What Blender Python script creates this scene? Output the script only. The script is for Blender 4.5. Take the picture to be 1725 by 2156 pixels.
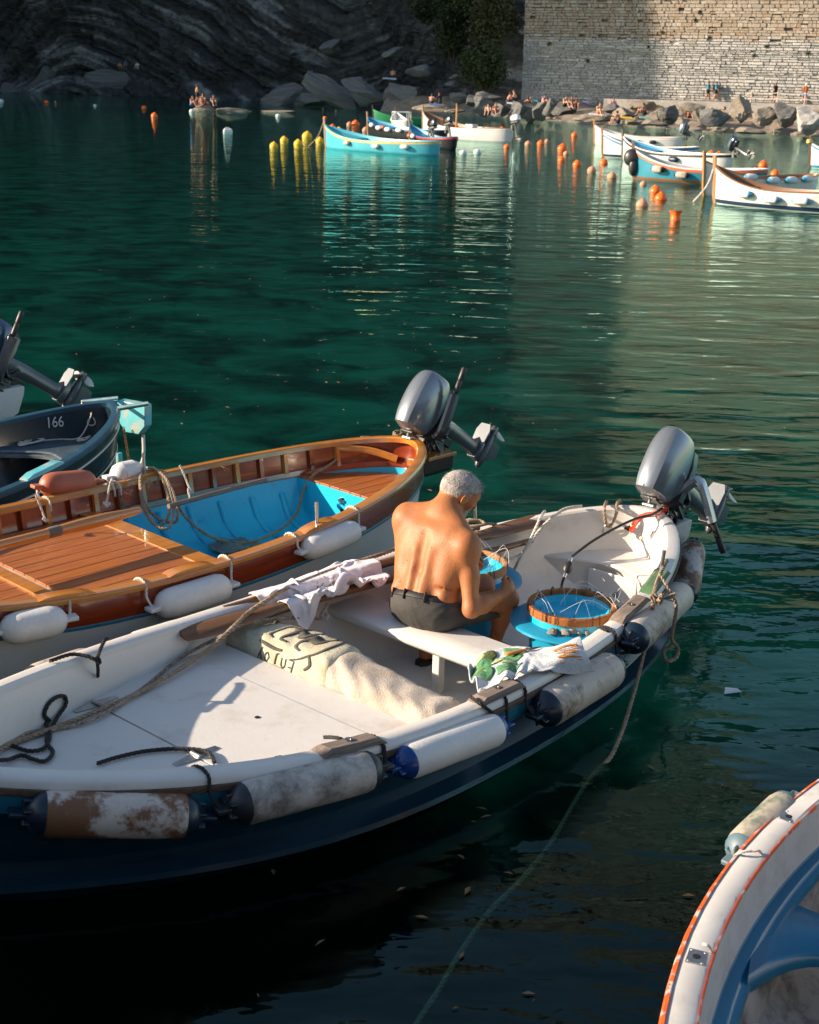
import bpy, bmesh, math, random
import numpy as np
from mathutils import Vector, Matrix
for o in list(bpy.data.objects): bpy.data.objects.remove(o)
SC=bpy.context.scene; COL=SC.collection
R=math.radians; PI=math.pi
rnd=random.Random(5)
# ------------------------------------------------------------------ camera, sky, sun, exposure
CH=3.2; PITCH=R(17.5); ROLL=R(1.5); FPX=2900.0        # eye height, downward pitch, roll, focal length for a 1725 px wide picture
cam=bpy.data.cameras.new('camera'); cam.sensor_fit='HORIZONTAL'; cam.sensor_width=24; cam.lens=24*FPX/1725
cam.clip_start=.05; cam.clip_end=3000
cam.dof.use_dof=True; cam.dof.focus_distance=7.4; cam.dof.aperture_fstop=5.6
camo=bpy.data.objects.new('camera',cam); COL.objects.link(camo); SC.camera=camo
camo.matrix_world=Matrix.Translation((0,0,CH))@Matrix.Rotation(PI/2-PITCH,4,'X')@Matrix.Rotation(ROLL,4,'Z')
SUN_EL=R(20.5); SUN_AZ=R(266)                               # azimuth clockwise from +Y
SD=Vector((math.sin(SUN_AZ)*math.cos(SUN_EL),math.cos(SUN_AZ)*math.cos(SUN_EL),math.sin(SUN_EL)))
W=bpy.data.worlds.new('World'); SC.world=W; W.use_nodes=True
nt=W.node_tree; bg=nt.nodes['Background']; sk=nt.nodes.new('ShaderNodeTexSky'); sk.sky_type='NISHITA'; sk.sun_disc=False
sk.sun_elevation=SUN_EL; sk.sun_rotation=SUN_AZ; sk.air_density=1.0; sk.dust_density=.6; sk.ozone_density=.4
nt.links.new(sk.outputs[0],bg.inputs[0]); bg.inputs[1].default_value=.10
sl=bpy.data.lights.new('sun','SUN'); sl.energy=5.0; sl.angle=R(.53); sl.color=(1,.82,.63)
so=bpy.data.objects.new('sun',sl); COL.objects.link(so); so.rotation_euler=SD.to_track_quat('Z','Y').to_euler()
vs=SC.view_settings; vs.view_transform='Standard'; vs.look='None'; vs.gamma=1; vs.exposure=1.1; vs.use_curve_mapping=False
# ------------------------------------------------------------------ helpers
def ray(u,v):
    x=u-862.5; y=1078-v; c,s=math.cos(ROLL),math.sin(ROLL); x,y=c*x-s*y,s*x+c*y
    return Vector((x,FPX*math.cos(PITCH)+y*math.sin(PITCH),-FPX*math.sin(PITCH)+y*math.cos(PITCH))).normalized()
def at(u,v,z):
    d=ray(u,v); return Vector((0,0,CH))+d*((z-CH)/d.z)
def aty(u,v,y):
    d=ray(u,v); return Vector((0,0,CH))+d*(y/d.y)
def cat(pts,n=8,closed=False):
    P=[np.array(p,float) for p in pts]; out=[]; m=len(P)
    for i in range(m if closed else m-1):
        if closed: a,b,c,d=P[i-1],P[i],P[(i+1)%m],P[(i+2)%m]
        else: a,b,c,d=P[max(i-1,0)],P[i],P[i+1],P[min(i+2,m-1)]
        for k in range(n):
            t=k/n; out.append(.5*((2*b)+(c-a)*t+(2*a-5*b+4*c-d)*t*t+(3*b-a-3*c+d)*t**3))
    if not closed: out.append(P[-1])
    return out
class MB:
    def __init__(s): s.v=[]; s.f=[]
    def add(s,v,f):
        o=len(s.v); s.v.extend([tuple(map(float,p)) for p in v]); s.f.extend([tuple(int(i)+o for i in q) for q in f]); return s
    def box(s,c,d,rz=0,m=None,taper=1):
        v=[]
        for z in(-.5,.5):
            k=taper if z>0 else 1
            for x,y in((-.5,-.5),(.5,-.5),(.5,.5),(-.5,.5)): v.append(Vector((x*d[0]*k,y*d[1]*k,z*d[2])))
        M=Matrix.Translation(c)@(m if m else Matrix.Rotation(rz,4,'Z'))
        return s.add([M@p for p in v],[(3,2,1,0),(4,5,6,7),(0,1,5,4),(1,2,6,5),(2,3,7,6),(3,0,4,7)])
    def loft(s,rings,closed=True,cap0=False,cap1=False):
        o=len(s.v); n=len(rings[0])
        for r in rings: s.v.extend([tuple(map(float,p)) for p in r])
        for i in range(len(rings)-1):
            for j in range(n if closed else n-1):
                a=o+i*n+j; b=o+i*n+(j+1)%n; s.f.append((a,b,b+n,a+n))
        if cap0: s.f.append(tuple(o+j for j in range(n))[::-1])
        if cap1: s.f.append(tuple(o+(len(rings)-1)*n+j for j in range(n)))
        return s
    def tube(s,pts,r,n=8,cap=True,squash=None):
        P=[Vector(p) for p in pts]; m=len(P); rr=[r]*m if not hasattr(r,'__len__') else list(r)
        T=[(P[min(i+1,m-1)]-P[max(i-1,0)]).normalized() for i in range(m)]
        up=Vector((0,0,1)) if abs(T[0].z)<.9 else Vector((1,0,0)); N=(up-T[0]*up.dot(T[0])).normalized(); rings=[]
        for i in range(m):
            N=(N-T[i]*N.dot(T[i]));  N=N.normalized() if N.length>1e-6 else T[i].orthogonal().normalized()
            B=T[i].cross(N); q=squash if squash else (1,1)
            rings.append([P[i]+N*(rr[i]*q[0]*math.cos(a))+B*(rr[i]*q[1]*math.sin(a)) for a in [2*PI*k/n for k in range(n)]])
        return s.loft(rings,True,cap,cap)
    def rope(s,pts,r,pitch=None,n=5):
        P=[Vector(p) for p in pts]; m=len(P); pitch=pitch or r*7; d=[0]
        for i in range(1,m): d.append(d[-1]+(P[i]-P[i-1]).length)
        N_=max(4,int(d[-1]/(pitch/7))); Q=[]; j=0
        for k in range(N_+1):
            x=d[-1]*k/N_
            while j<m-2 and d[j+1]<x: j+=1
            L=d[j+1]-d[j] or 1e-6; Q.append(P[j].lerp(P[j+1],min(1,max(0,(x-d[j])/L))))
        T=[(Q[min(i+1,N_)]-Q[max(i-1,0)]).normalized() for i in range(N_+1)]; N=T[0].orthogonal().normalized(); fr=[]
        for t in T:
            N=(N-t*N.dot(t)); N=N.normalized() if N.length>1e-6 else t.orthogonal().normalized(); fr.append((N.copy(),t.cross(N)))
        for st in range(3):
            path=[]
            for i in range(N_+1):
                a=2*PI*(d[-1]*i/N_/pitch+st/3); path.append(Q[i]+(fr[i][0]*math.cos(a)+fr[i][1]*math.sin(a))*r*.5)
            s.tube(path,r*.56,n)
        return s
    def lathe(s,prof,n=16,m=None):
        M=m if m else Matrix()
        rings=[[M@Vector((r*math.cos(2*PI*k/n),r*math.sin(2*PI*k/n),z)) for k in range(n)] for r,z in prof]
        return s.loft(rings,True,prof[0][0]>1e-4,prof[-1][0]>1e-4)
    def ell(s,c,d,m=None,n=12):
        pr=[(max(1e-5,math.sin(PI*k/n)),-math.cos(PI*k/n)) for k in range(n+1)]
        M=Matrix.Translation(c)@(m if m else Matrix())@Matrix.Diagonal((d[0],d[1],d[2],1)); return s.lathe(pr,n+4,M)
    def xf(s,M): s.v=[tuple(M@Vector(p)) for p in s.v]; return s
    def mesh(s,name,smooth=True,ang=38):
        me=bpy.data.meshes.new(name); me.from_pydata(s.v,[],s.f); me.validate(verbose=False)
        if smooth:
            me.polygons.foreach_set('use_smooth',[True]*len(me.polygons)); me.set_sharp_from_angle(angle=R(ang))
        return me
def obj(name,mb,mat,parent=None,smooth=True,ang=38,mw=None,bevel=0,fix=True):
    me=mb.mesh(name,smooth,ang) if isinstance(mb,MB) else mb
    if fix and isinstance(mb,MB):
        b=bmesh.new(); b.from_mesh(me); bmesh.ops.recalc_face_normals(b,faces=b.faces); b.to_mesh(me); b.free()
    if len(me.materials)==0: me.materials.append(mat)
    o=bpy.data.objects.new(name,me); COL.objects.link(o)
    if parent: o.parent=parent
    if mw is not None: o.matrix_world=mw
    if bevel:
        bv=o.modifiers.new('bevel','BEVEL'); bv.width=bevel; bv.segments=2; bv.limit_method='ANGLE'; bv.angle_limit=R(40)
    return o
def tag(o,label,catg,group=None,kind=None):
    if label: o['label']=label
    if catg: o['category']=catg
    if group: o['group']=group
    if kind: o['kind']=kind
    return o
def thing(name,label,catg,mw=None,group=None):
    o=bpy.data.objects.new(name,None); COL.objects.link(o); o.empty_display_size=.1
    if mw is not None: o.matrix_world=mw
    return tag(o,label,catg,group)
def copytree(o,parent=None):
    c=o.copy(); COL.objects.link(c); c.parent=parent
    for ch in [x for x in o.children]: copytree(ch,c)
    return c
def T(x,y,z): return Matrix.Translation((x,y,z))
def RX(a): return Matrix.Rotation(a,4,'X')
def RY(a): return Matrix.Rotation(a,4,'Y')
def RZ(a): return Matrix.Rotation(a,4,'Z')
def pm(name,c1,c2=None,sc=6,ro=.5,me=0,bump=0,bsc=40,st=(1,1,1),dirt=None,dsc=2.5,dth=(.52,.7),coat=0,spec=.5,sub=0,det=4,trans=0,fine=0,rov=0):
    m=bpy.data.materials.new(name); m.use_nodes=True; n=m.node_tree; N=n.nodes; L=n.links; b=N['Principled BSDF']
    b.inputs['Roughness'].default_value=ro; b.inputs['Metallic'].default_value=me; b.inputs['Specular IOR Level'].default_value=spec
    if coat: b.inputs['Coat Weight'].default_value=coat; b.inputs['Coat Roughness'].default_value=.08
    if sub: b.inputs['Subsurface Weight'].default_value=sub; b.inputs['Subsurface Radius'].default_value=(.02,.008,.004)
    tc=N.new('ShaderNodeTexCoord'); mp=N.new('ShaderNodeMapping'); mp.inputs['Scale'].default_value=st; L.new(tc.outputs['Object'],mp.inputs[0])
    def noise(s,d=det,ro_=.55):
        x=N.new('ShaderNodeTexNoise'); x.inputs['Scale'].default_value=s; x.inputs['Detail'].default_value=d; x.inputs['Roughness'].default_value=ro_; L.new(mp.outputs[0],x.inputs[0]); return x
    def mix(f,a,c,op='MIX'):
        x=N.new('ShaderNodeMix'); x.data_type='RGBA'; x.blend_type=op
        if hasattr(f,'is_output'): L.new(f,x.inputs[0])
        else: x.inputs[0].default_value=f
        for i,k in((6,a),(7,c)):
            if hasattr(k,'is_output'): L.new(k,x.inputs[i])
            else: x.inputs[i].default_value=(*k,1)
        return x.outputs[2]
    def ramp(src,a,c):
        x=N.new('ShaderNodeMapRange'); x.inputs[1].default_value=a; x.inputs[2].default_value=c; L.new(src,x.inputs[0]); return x.outputs[0]
    c2=c2 or tuple(k*.86 for k in c1)
    col=mix(ramp(noise(sc).outputs[0],.35,.65),c1,c2)
    if fine: col=mix(ramp(noise(sc*9,2).outputs[0],.4,.75),col,tuple(k*(1-fine) for k in c1))
    if dirt: col=mix(ramp(noise(dsc,6,.7).outputs[0],*dth),col,dirt)
    L.new(col,b.inputs['Base Color'])
    if rov:
        q=N.new('ShaderNodeMapRange'); L.new(noise(sc*1.7,5).outputs[0],q.inputs[0]); q.inputs[3].default_value=max(.02,ro-rov); q.inputs[4].default_value=ro+rov; L.new(q.outputs[0],b.inputs['Roughness'])
    if bump:
        bp=N.new('ShaderNodeBump'); bp.inputs['Strength'].default_value=1; bp.inputs['Distance'].default_value=bump; L.new(noise(bsc,3).outputs[0],bp.inputs['Height']); L.new(bp.outputs[0],b.inputs['Normal'])
    return m
def flat(name,c,ro=.5,me=0,**k): return pm(name,c,ro=ro,me=me,**k)
# value noise in numpy
def vnoise(p,seed=0):
    p=np.asarray(p,float); i=np.floor(p).astype(np.int64); f=p-i; f=f*f*(3-2*f)
    def h(a,b,c):
        x=(a*374761393+b*668265263+c*2147483647+seed*974711)&0xffffffff; x=((x^(x>>13))*1274126177)&0xffffffff; return ((x^(x>>16))&0xffff)/65535.
    r=0
    for dx in(0,1):
        for dy in(0,1):
            for dz in(0,1):
                w=(f[...,0] if dx else 1-f[...,0])*(f[...,1] if dy else 1-f[...,1])*(f[...,2] if dz else 1-f[...,2])
                r=r+w*h(i[...,0]+dx,i[...,1]+dy,i[...,2]+dz)
    return r
def fbm(p,o=4,seed=0):
    r=0; a=.5
    for k in range(o): r=r+a*vnoise(np.asarray(p)*2**k,seed+k); a*=.5
    return r
# signed-distance meshing (naive surface nets)
def smin(a,b,k): h=np.clip(.5+.5*(b-a)/k,0,1); return b*(1-h)+a*h-k*h*(1-h)
def sd_cone(P,a,b,ra,rb):
    a=np.array(a,float); b=np.array(b,float); ba=b-a; t=np.clip(((P-a)@ba)/(ba@ba),0,1); return np.linalg.norm(P-a-t[...,None]*ba,axis=-1)-(ra+(rb-ra)*t)
def sd_ell(P,c,r,M=None):
    q=P-np.array(c,float)
    if M is not None: q=q@np.array(M)
    r=np.array(r,float); k0=np.linalg.norm(q/r,axis=-1); k1=np.linalg.norm(q/(r*r),axis=-1)+1e-9; return k0*(k0-1)/k1
def nets(f,lo,hi,h):
    lo=np.array(lo,float); n=np.ceil((np.array(hi)-lo)/h-1e-6).astype(int)+1
    g=np.stack(np.meshgrid(*[lo[i]+h*np.arange(n[i]) for i in range(3)],indexing='ij'),-1) if callable(f) else None; D=f(g) if callable(f) else f; S=D<0
    c=np.zeros(tuple(n-1),int); acc=np.zeros(tuple(n-1)+(3,)); cnt=np.zeros(tuple(n-1)); X,Y,Z=n-1
    def sub(A,o): return A[o[0]:o[0]+X,o[1]:o[1]+Y,o[2]:o[2]+Z]
    cor=[(i,j,k) for i in(0,1) for j in(0,1) for k in(0,1)]
    for a in cor:
        for ax in range(3):
            if a[ax]==0:
                b=list(a); b[ax]=1; da,db=sub(D,a),sub(D,b); m=(da<0)!=(db<0); t=np.where(m,da/(da-db+1e-12),0)
                for k in range(3): acc[...,k]+=np.where(m,a[k]+(t if k==ax else 0),0)
                cnt+=m
    act=cnt>0; idx=-np.ones(tuple(n-1),int); idx[act]=np.arange(act.sum())
    ii=np.argwhere(act); V=lo+h*(ii+acc[act]/cnt[act][:,None]); F=[]
    for ax in range(3):
        u,w=(ax+1)%3,(ax+2)%3; sl0=[slice(None)]*3; sl1=[slice(None)]*3; sl0[ax]=slice(0,-1); sl1[ax]=slice(1,None)
        ed=S[tuple(sl0)]!=S[tuple(sl1)]; e=np.argwhere(ed); ok=(e[:,u]>0)&(e[:,w]>0)&(e[:,u]<n[u]-1)&(e[:,w]<n[w]-1); e=e[ok]
        fl=S[tuple(sl0)][tuple(e.T)]; q=[]
        for du,dw in((0,0),(1,0),(1,1),(0,1)):
            k=e.copy(); k[:,u]-=du; k[:,w]-=dw; q.append(idx[tuple(k.T)])
        q=np.stack(q,1); q[~fl]=q[~fl][:,::-1]; F.append(q)
    return V,np.concatenate(F)
class Field:
    def __init__(s,lo,hi,h):
        s.lo=np.array(lo,float); s.hi=np.array(hi,float); s.h=h; s.n=np.ceil((s.hi-s.lo)/h).astype(int)+1; s.D=np.full(tuple(s.n),.5)
    def blk(s,a,b,m):
        i0=np.clip(np.floor((np.minimum(a,b)-m-s.lo)/s.h).astype(int),0,s.n-1); i1=np.clip(np.ceil((np.maximum(a,b)+m-s.lo)/s.h).astype(int)+1,1,s.n)
        sl=tuple(slice(int(p),int(q)) for p,q in zip(i0,i1)); G=np.stack(np.meshgrid(*[s.lo[k]+s.h*np.arange(i0[k],i1[k]) for k in range(3)],indexing='ij'),-1); return sl,G
    def cone(s,a,b,ra,rb,k=.02,sub=False):
        a=np.array(a,float); b=np.array(b,float); sl,G=s.blk(a,b,max(ra,rb)+2*k+.03)
        if G.size==0: return
        s.mix(sl,sd_cone(G,a,b,ra,rb),k,sub)
    def ell(s,c,r,M=None,k=.02,sub=False):
        c=np.array(c,float); r=np.array(r,float); sl,G=s.blk(c,c,max(r)+2*k+.03)
        if G.size==0: return
        s.mix(sl,sd_ell(G,c,r,M),k,sub)
    def mix(s,sl,d,k,sub):
        s.D[sl]=-smin(-s.D[sl],d,k) if sub else smin(s.D[sl],d,k)
    def grid(s): return np.stack(np.meshgrid(*[s.lo[k]+s.h*np.arange(s.n[k]) for k in range(3)],indexing='ij'),-1)
    def mesh(s,name,it=2): return sdmesh(name,s.D,s.lo,s.lo+s.h*(s.n-1),s.h,it)
def relax(V,F,it=2,l=.5):
    E=np.concatenate([F[:,[0,1]],F[:,[1,2]],F[:,[2,3]],F[:,[3,0]]]); E=np.concatenate([E,E[:,::-1]]); d=np.bincount(E[:,0],minlength=len(V))[:,None]
    for _ in range(it):
        s=np.stack([np.bincount(E[:,0],V[E[:,1],k],len(V)) for k in range(3)],1); V=V*(1-l)+l*s/np.maximum(d,1)
    return V
def sdmesh(name,f,lo,hi,h,it=2):
    V,F=nets(f,lo,hi,h); V=relax(V,F,it); m=MB(); m.v=[tuple(p) for p in V.tolist()]; m.f=[tuple(q) for q in F.tolist()]
    me=bpy.data.meshes.new(name); me.from_pydata(m.v,[],m.f); me.polygons.foreach_set('use_smooth',[True]*len(me.polygons)); return me
# cloth draped over a height function (position based)
def drape(nx,ny,init,hf,sx,sy,steps=220,seed=1,pin=None,g=-.0012,fric=.6):
    P=np.array([[init(i/(nx-1),j/(ny-1)) for j in range(ny)] for i in range(nx)],float); P+=np.random.default_rng(seed).normal(size=P.shape)*.002; O=P.copy()
    dx=sx/(nx-1); dy=sy/(ny-1); C=[]
    def con(A,B,L,k):
        d=B-A; l=np.linalg.norm(d,axis=-1,keepdims=True)+1e-9; return d*(1-L/l)*k
    for s in range(steps):
        v=(P-O)*.94; O=P.copy(); P=P+v; P[...,2]+=g
        for it in range(6):
            for(a,b,L,k) in((np.s_[:-1,:],np.s_[1:,:],dx,.5),(np.s_[:,:-1],np.s_[:,1:],dy,.5),(np.s_[:-1,:-1],np.s_[1:,1:],math.hypot(dx,dy),.2),(np.s_[1:,:-1],np.s_[:-1,1:],math.hypot(dx,dy),.2),(np.s_[:-2,:],np.s_[2:,:],2*dx,.06),(np.s_[:,:-2],np.s_[:,2:],2*dy,.06)):
                d=con(P[a],P[b],L,k*.5); A=np.zeros_like(P); A[a]+=d; A[b]-=d; P=P+A*.9
            h=hf(P[...,0],P[...,1])+.006; c=P[...,2]<h
            O[...,0]=np.where(c,O[...,0]*(1-fric)+P[...,0]*fric,O[...,0]); O[...,1]=np.where(c,O[...,1]*(1-fric)+P[...,1]*fric,O[...,1])
            P[...,2]=np.where(c,h,P[...,2])
            if pin is not None:
                for (i,j),q in pin.items(): P[i,j]=q
    return P
def gridmesh(P,th=.004):
    nx,ny=P.shape[:2]; m=MB(); m.v=[tuple(p) for p in P.reshape(-1,3).tolist()]
    m.f=[(i*ny+j,(i+1)*ny+j,(i+1)*ny+j+1,i*ny+j+1) for i in range(nx-1) for j in range(ny-1)]; return m
def solid(o,th,sub=1):
    if sub: q=o.modifiers.new('sub','SUBSURF'); q.levels=q.render_levels=sub
    q=o.modifiers.new('solid','SOLIDIFY'); q.thickness=th; q.offset=0
# ------------------------------------------------------------------ water and sea bed
def water_mat():
    m=bpy.data.materials.new('sea_water'); m.use_nodes=True; n=m.node_tree; N=n.nodes; L=n.links; N.remove(N['Principled BSDF'])
    tc=N.new('ShaderNodeTexCoord'); hs=[]
    def nz(st,sc,det,w,dist=0,rz=0):
        mp=N.new('ShaderNodeMapping'); mp.inputs['Scale'].default_value=st; mp.inputs['Rotation'].default_value=(0,0,R(rz)); L.new(tc.outputs['Object'],mp.inputs[0])
        x=N.new('ShaderNodeTexNoise'); x.inputs['Scale'].default_value=sc; x.inputs['Detail'].default_value=det; x.inputs['Distortion'].default_value=dist; L.new(mp.outputs[0],x.inputs[0])
        q=N.new('ShaderNodeMath'); q.operation='MULTIPLY'; q.inputs[1].default_value=w; L.new(x.outputs[0],q.inputs[0]); return q.outputs[0]
    def add(a,b):
        q=N.new('ShaderNodeMath'); q.operation='ADD'; L.new(a,q.inputs[0]); L.new(b,q.inputs[1]); return q.outputs[0]
    h=add(nz((.36,1,1),1.5,1,.50,.6,-5),nz((.45,1,1),4.2,1,.16,.5,9)); h=add(h,nz((.6,1,1),11,2,.042,0,-15))
    # swell strength varies over the harbour: calm patches
    pt=N.new('ShaderNodeTexNoise'); pt.inputs['Scale'].default_value=.09; pt.inputs['Detail'].default_value=2; L.new(tc.outputs['Object'],pt.inputs[0])
    mr=N.new('ShaderNodeMapRange'); mr.inputs[1].default_value=.35; mr.inputs[2].default_value=.65; mr.inputs[3].default_value=.75; mr.inputs[4].default_value=1.15; L.new(pt.outputs[0],mr.inputs[0])
    q=N.new('ShaderNodeMath'); q.operation='MULTIPLY'; L.new(h,q.inputs[0]); L.new(mr.outputs[0],q.inputs[1])
    bp=N.new('ShaderNodeBump'); bp.inputs['Strength'].default_value=1; bp.inputs['Distance'].default_value=.07; L.new(q.outputs[0],bp.inputs['Height'])
    fr=N.new('ShaderNodeFresnel'); fr.inputs[0].default_value=1.333; L.new(bp.outputs[0],fr.inputs[1])
    gl=N.new('ShaderNodeBsdfGlossy'); gl.inputs['Roughness'].default_value=.02; gl.inputs['Color'].default_value=(.68,1,.93,1); L.new(bp.outputs[0],gl.inputs['Normal'])
    tr=N.new('ShaderNodeBsdfTransparent'); tr.inputs[0].default_value=(.55,.86,.74,1)
    mx=N.new('ShaderNodeMixShader'); L.new(fr.outputs[0],mx.inputs[0]); L.new(tr.outputs[0],mx.inputs[1]); L.new(gl.outputs[0],mx.inputs[2]); L.new(mx.outputs[0],N['Material Output'].inputs[0])
    return m
w=obj('water',MB().add([(-400,-60,0),(400,-60,0),(400,500,0),(-400,500,0)],[(0,1,2,3)]),water_mat(),smooth=False); w['kind']='structure'
def bed_mat():
    m=bpy.data.materials.new('sea_bed'); m.use_nodes=True; N=m.node_tree.nodes; L=m.node_tree.links; b=N['Principled BSDF']; b.inputs['Roughness'].default_value=1; b.inputs['Specular IOR Level'].default_value=0
    tc=N.new('ShaderNodeTexCoord'); x=N.new('ShaderNodeTexNoise'); x.inputs['Scale'].default_value=.8; x.inputs['Detail'].default_value=5; x.inputs['Distortion'].default_value=.6; L.new(tc.outputs['Object'],x.inputs[0])
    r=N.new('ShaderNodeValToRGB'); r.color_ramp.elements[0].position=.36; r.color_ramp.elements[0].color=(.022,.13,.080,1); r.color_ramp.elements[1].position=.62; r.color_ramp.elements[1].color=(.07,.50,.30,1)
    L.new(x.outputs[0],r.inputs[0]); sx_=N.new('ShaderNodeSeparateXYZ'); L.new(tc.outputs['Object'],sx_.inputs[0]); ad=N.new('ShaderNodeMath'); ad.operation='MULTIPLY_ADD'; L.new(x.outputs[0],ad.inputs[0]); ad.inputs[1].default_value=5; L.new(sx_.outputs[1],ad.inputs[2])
    mr=N.new('ShaderNodeMapRange'); mr.inputs[1].default_value=10; mr.inputs[2].default_value=19; L.new(ad.outputs[0],mr.inputs[0]); mx=N.new('ShaderNodeMix'); mx.data_type='RGBA'; L.new(mr.outputs[0],mx.inputs[0]); mx.inputs[6].default_value=(.008,.016,.012,1); L.new(r.outputs[0],mx.inputs[7]); L.new(mx.outputs[2],b.inputs['Base Color']); return m  # bed colour darkened near the camera, standing in for foreground shade
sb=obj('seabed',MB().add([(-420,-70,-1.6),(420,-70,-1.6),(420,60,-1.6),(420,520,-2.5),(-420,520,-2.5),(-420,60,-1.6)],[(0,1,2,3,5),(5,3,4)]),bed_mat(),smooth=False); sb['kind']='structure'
# the quay the photographer stands on; unseen back wall and left arm added for shade
qm=MB().box((0,-3.2,.3),(60,6,2.2)); qm.box((0,-8,3),(70,3,8)); qm.box((-16,.1,.72),(24,9.4,3.0))
qo=obj('quay_and_shade_walls',qm,pm('quay_stone',(.26,.24,.21),(.19,.175,.15),sc=1.5,ro=.9,bump=.02,bsc=6),smooth=False); qo['kind']='structure'
# ------------------------------------------------------------------ cliff, hill
def rock_mat(name,c1,c2,pale,dip=18,sc=.35,bump=.12,wet=True):
    m=bpy.data.materials.new(name); m.use_nodes=True; n=m.node_tree; N=n.nodes; L=n.links; b=N['Principled BSDF']; b.inputs['Roughness'].default_value=.8; b.inputs['Specular IOR Level'].default_value=.25
    tc=N.new('ShaderNodeTexCoord'); mp=N.new('ShaderNodeMapping'); mp.inputs['Rotation'].default_value=(0,R(dip),0); mp.inputs['Scale'].default_value=(.28,.4,1.9); L.new(tc.outputs['Object'],mp.inputs[0])
    def nz(s,d,src=mp,ro=.6):
        x=N.new('ShaderNodeTexNoise'); x.inputs['Scale'].default_value=s; x.inputs['Detail'].default_value=d; x.inputs['Roughness'].default_value=ro; x.inputs['Distortion'].default_value=.7; L.new(src.outputs[0] if src is mp else src.outputs['Object'],x.inputs[0]); return x.outputs[0]
    def rp(s,e):
        r=N.new('ShaderNodeValToRGB'); 
        while len(r.color_ramp.elements)<len(e): r.color_ramp.elements.new(.5)
        for k,(p,c) in enumerate(e): r.color_ramp.elements[k].position=p; r.color_ramp.elements[k].color=(*c,1)
        L.new(s,r.inputs[0]); return r.outputs[0]
    a=nz(sc*2,7); col=rp(a,[(.3,c1),(.52,c2),(.60,c1),(.66,pale),(.70,c2)])
    br=rp(nz(.10,4,tc),[(.42,(1,1,1)),(.62,(1.08,1,.92))])
    mx=N.new('ShaderNodeMix'); mx.data_type='RGBA'; mx.blend_type='MULTIPLY'; mx.inputs[0].default_value=1; L.new(col,mx.inputs[6]); L.new(br,mx.inputs[7]); L.new(mx.outputs[2],b.inputs['Base Color'])
    bp=N.new('ShaderNodeBump'); bp.inputs['Distance'].default_value=bump; L.new(nz(sc*5,6),bp.inputs['Height']); L.new(bp.outputs[0],b.inputs['Normal']); return m
M_CLIFF=rock_mat('schist',(.042,.044,.046),(.105,.106,.105),(.30,.295,.285))
path=[(-150,262),(-110,238),(-75,217),(-60,206),(-40,195),(-22,185),(-6,174),(2,160),(6.5,148),(9.6,140.5),(10.6,137.0)]
P=np.array(cat(path,30)); seg=np.r_[0,np.cumsum(np.linalg.norm(np.diff(P,axis=0),axis=1))]; NA=560
A_=np.linspace(0,seg[-1],NA); px=np.interp(A_,seg,P[:,0]); py=np.interp(A_,seg,P[:,1])
tx=np.gradient(px); ty=np.gradient(py); ln=np.hypot(tx,ty); nx_=ty/ln; ny_=-tx/ln
zz=np.r_[np.linspace(-1,20,120),np.linspace(21,150,40)]
AA,ZZ=np.meshgrid(A_,zz,indexing='ij')
aa=A_[np.argmin(np.abs(px+47))]; da=AA-aa; sm=lambda x:.5*(x+np.sqrt(x*x+30))
st=ZZ+.40*sm(da)*np.clip(1-(da-45)/30,.25,1)+.85*sm(-da)+2.4*(fbm(np.stack([AA/13,ZZ/9,0*AA],-1),3,3)-.5)
saw=lambda x:(x-np.floor(x))
disp=1.5*(saw(st/3.1))**.6+.35*saw(st/.9+.3*fbm(np.stack([AA/5,ZZ/5,0*AA],-1),3,9))+7*(fbm(np.stack([AA/16,ZZ/14,0*AA+4],-1),4,21)-.5)+1.6*np.round(3*fbm(np.stack([AA/5,ZZ/9,0*AA+9],-1),2,31))/3+1.1*np.round(4*fbm(np.stack([AA/2.4+ZZ*.12,ZZ/3.2-AA*.1,0*AA+2],-1),2,57))/4+1.5*np.abs(fbm(np.stack([AA/4,st/2.5,0*AA],-1),3,71)-.5)+.6*fbm(np.stack([AA/1.2,ZZ/1.0,0*AA],-1),3,41)
edge=np.clip((seg[-1]-A_)/10,0,1)[:,None]; disp=disp*edge
lean=np.where(ZZ<20,ZZ*.14,2.8+(ZZ-20)*.5); toe=np.clip(1-ZZ/2.2,0,1)*2.0*edge
off=disp+toe-lean
V=np.stack([px[:,None]+nx_[:,None]*off,py[:,None]+ny_[:,None]*off,ZZ],-1)
g=gridmesh(V); va=fbm(np.stack([st*1.7,AA/9,0*AA],-1),4,83); vb=vnoise(np.stack([st*4.5,AA/14,0*AA+3],-1),91); ss=lambda x,a,b:np.clip((x-a)/(b-a),0,1)
blk=fbm(np.stack([AA/7,ZZ/6,0*AA+8],-1),3,14); tone=.045+.045*ss(va,.40,.56)+.17*ss(va,.575,.65)*ss(blk,.36,.5)+.10*ss(vb,.80,.9)*ss(blk,.42,.52); warm=ss(fbm(np.stack([AA/12,ZZ/8,0*AA+1],-1),2,44),.45,.62)*ss(AA,aa+30,aa+70)
cc=np.stack([tone*(1+.28*warm),tone*(1.0+.04*warm),tone*(1.0-.18*warm),np.ones_like(tone)],-1).reshape(-1,4)
cl=obj('cliff',g,None,smooth=False,fix=False); ca=cl.data.color_attributes.new('rock_colour','FLOAT_COLOR','POINT'); ca.data.foreach_set('color',cc.ravel().astype(np.float32))
mc=bpy.data.materials.new('folded_schist'); mc.use_nodes=True; N=mc.node_tree.nodes; L=mc.node_tree.links; b_=N['Principled BSDF']; b_.inputs['Roughness'].default_value=.7; b_.inputs['Specular IOR Level'].default_value=.3
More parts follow.
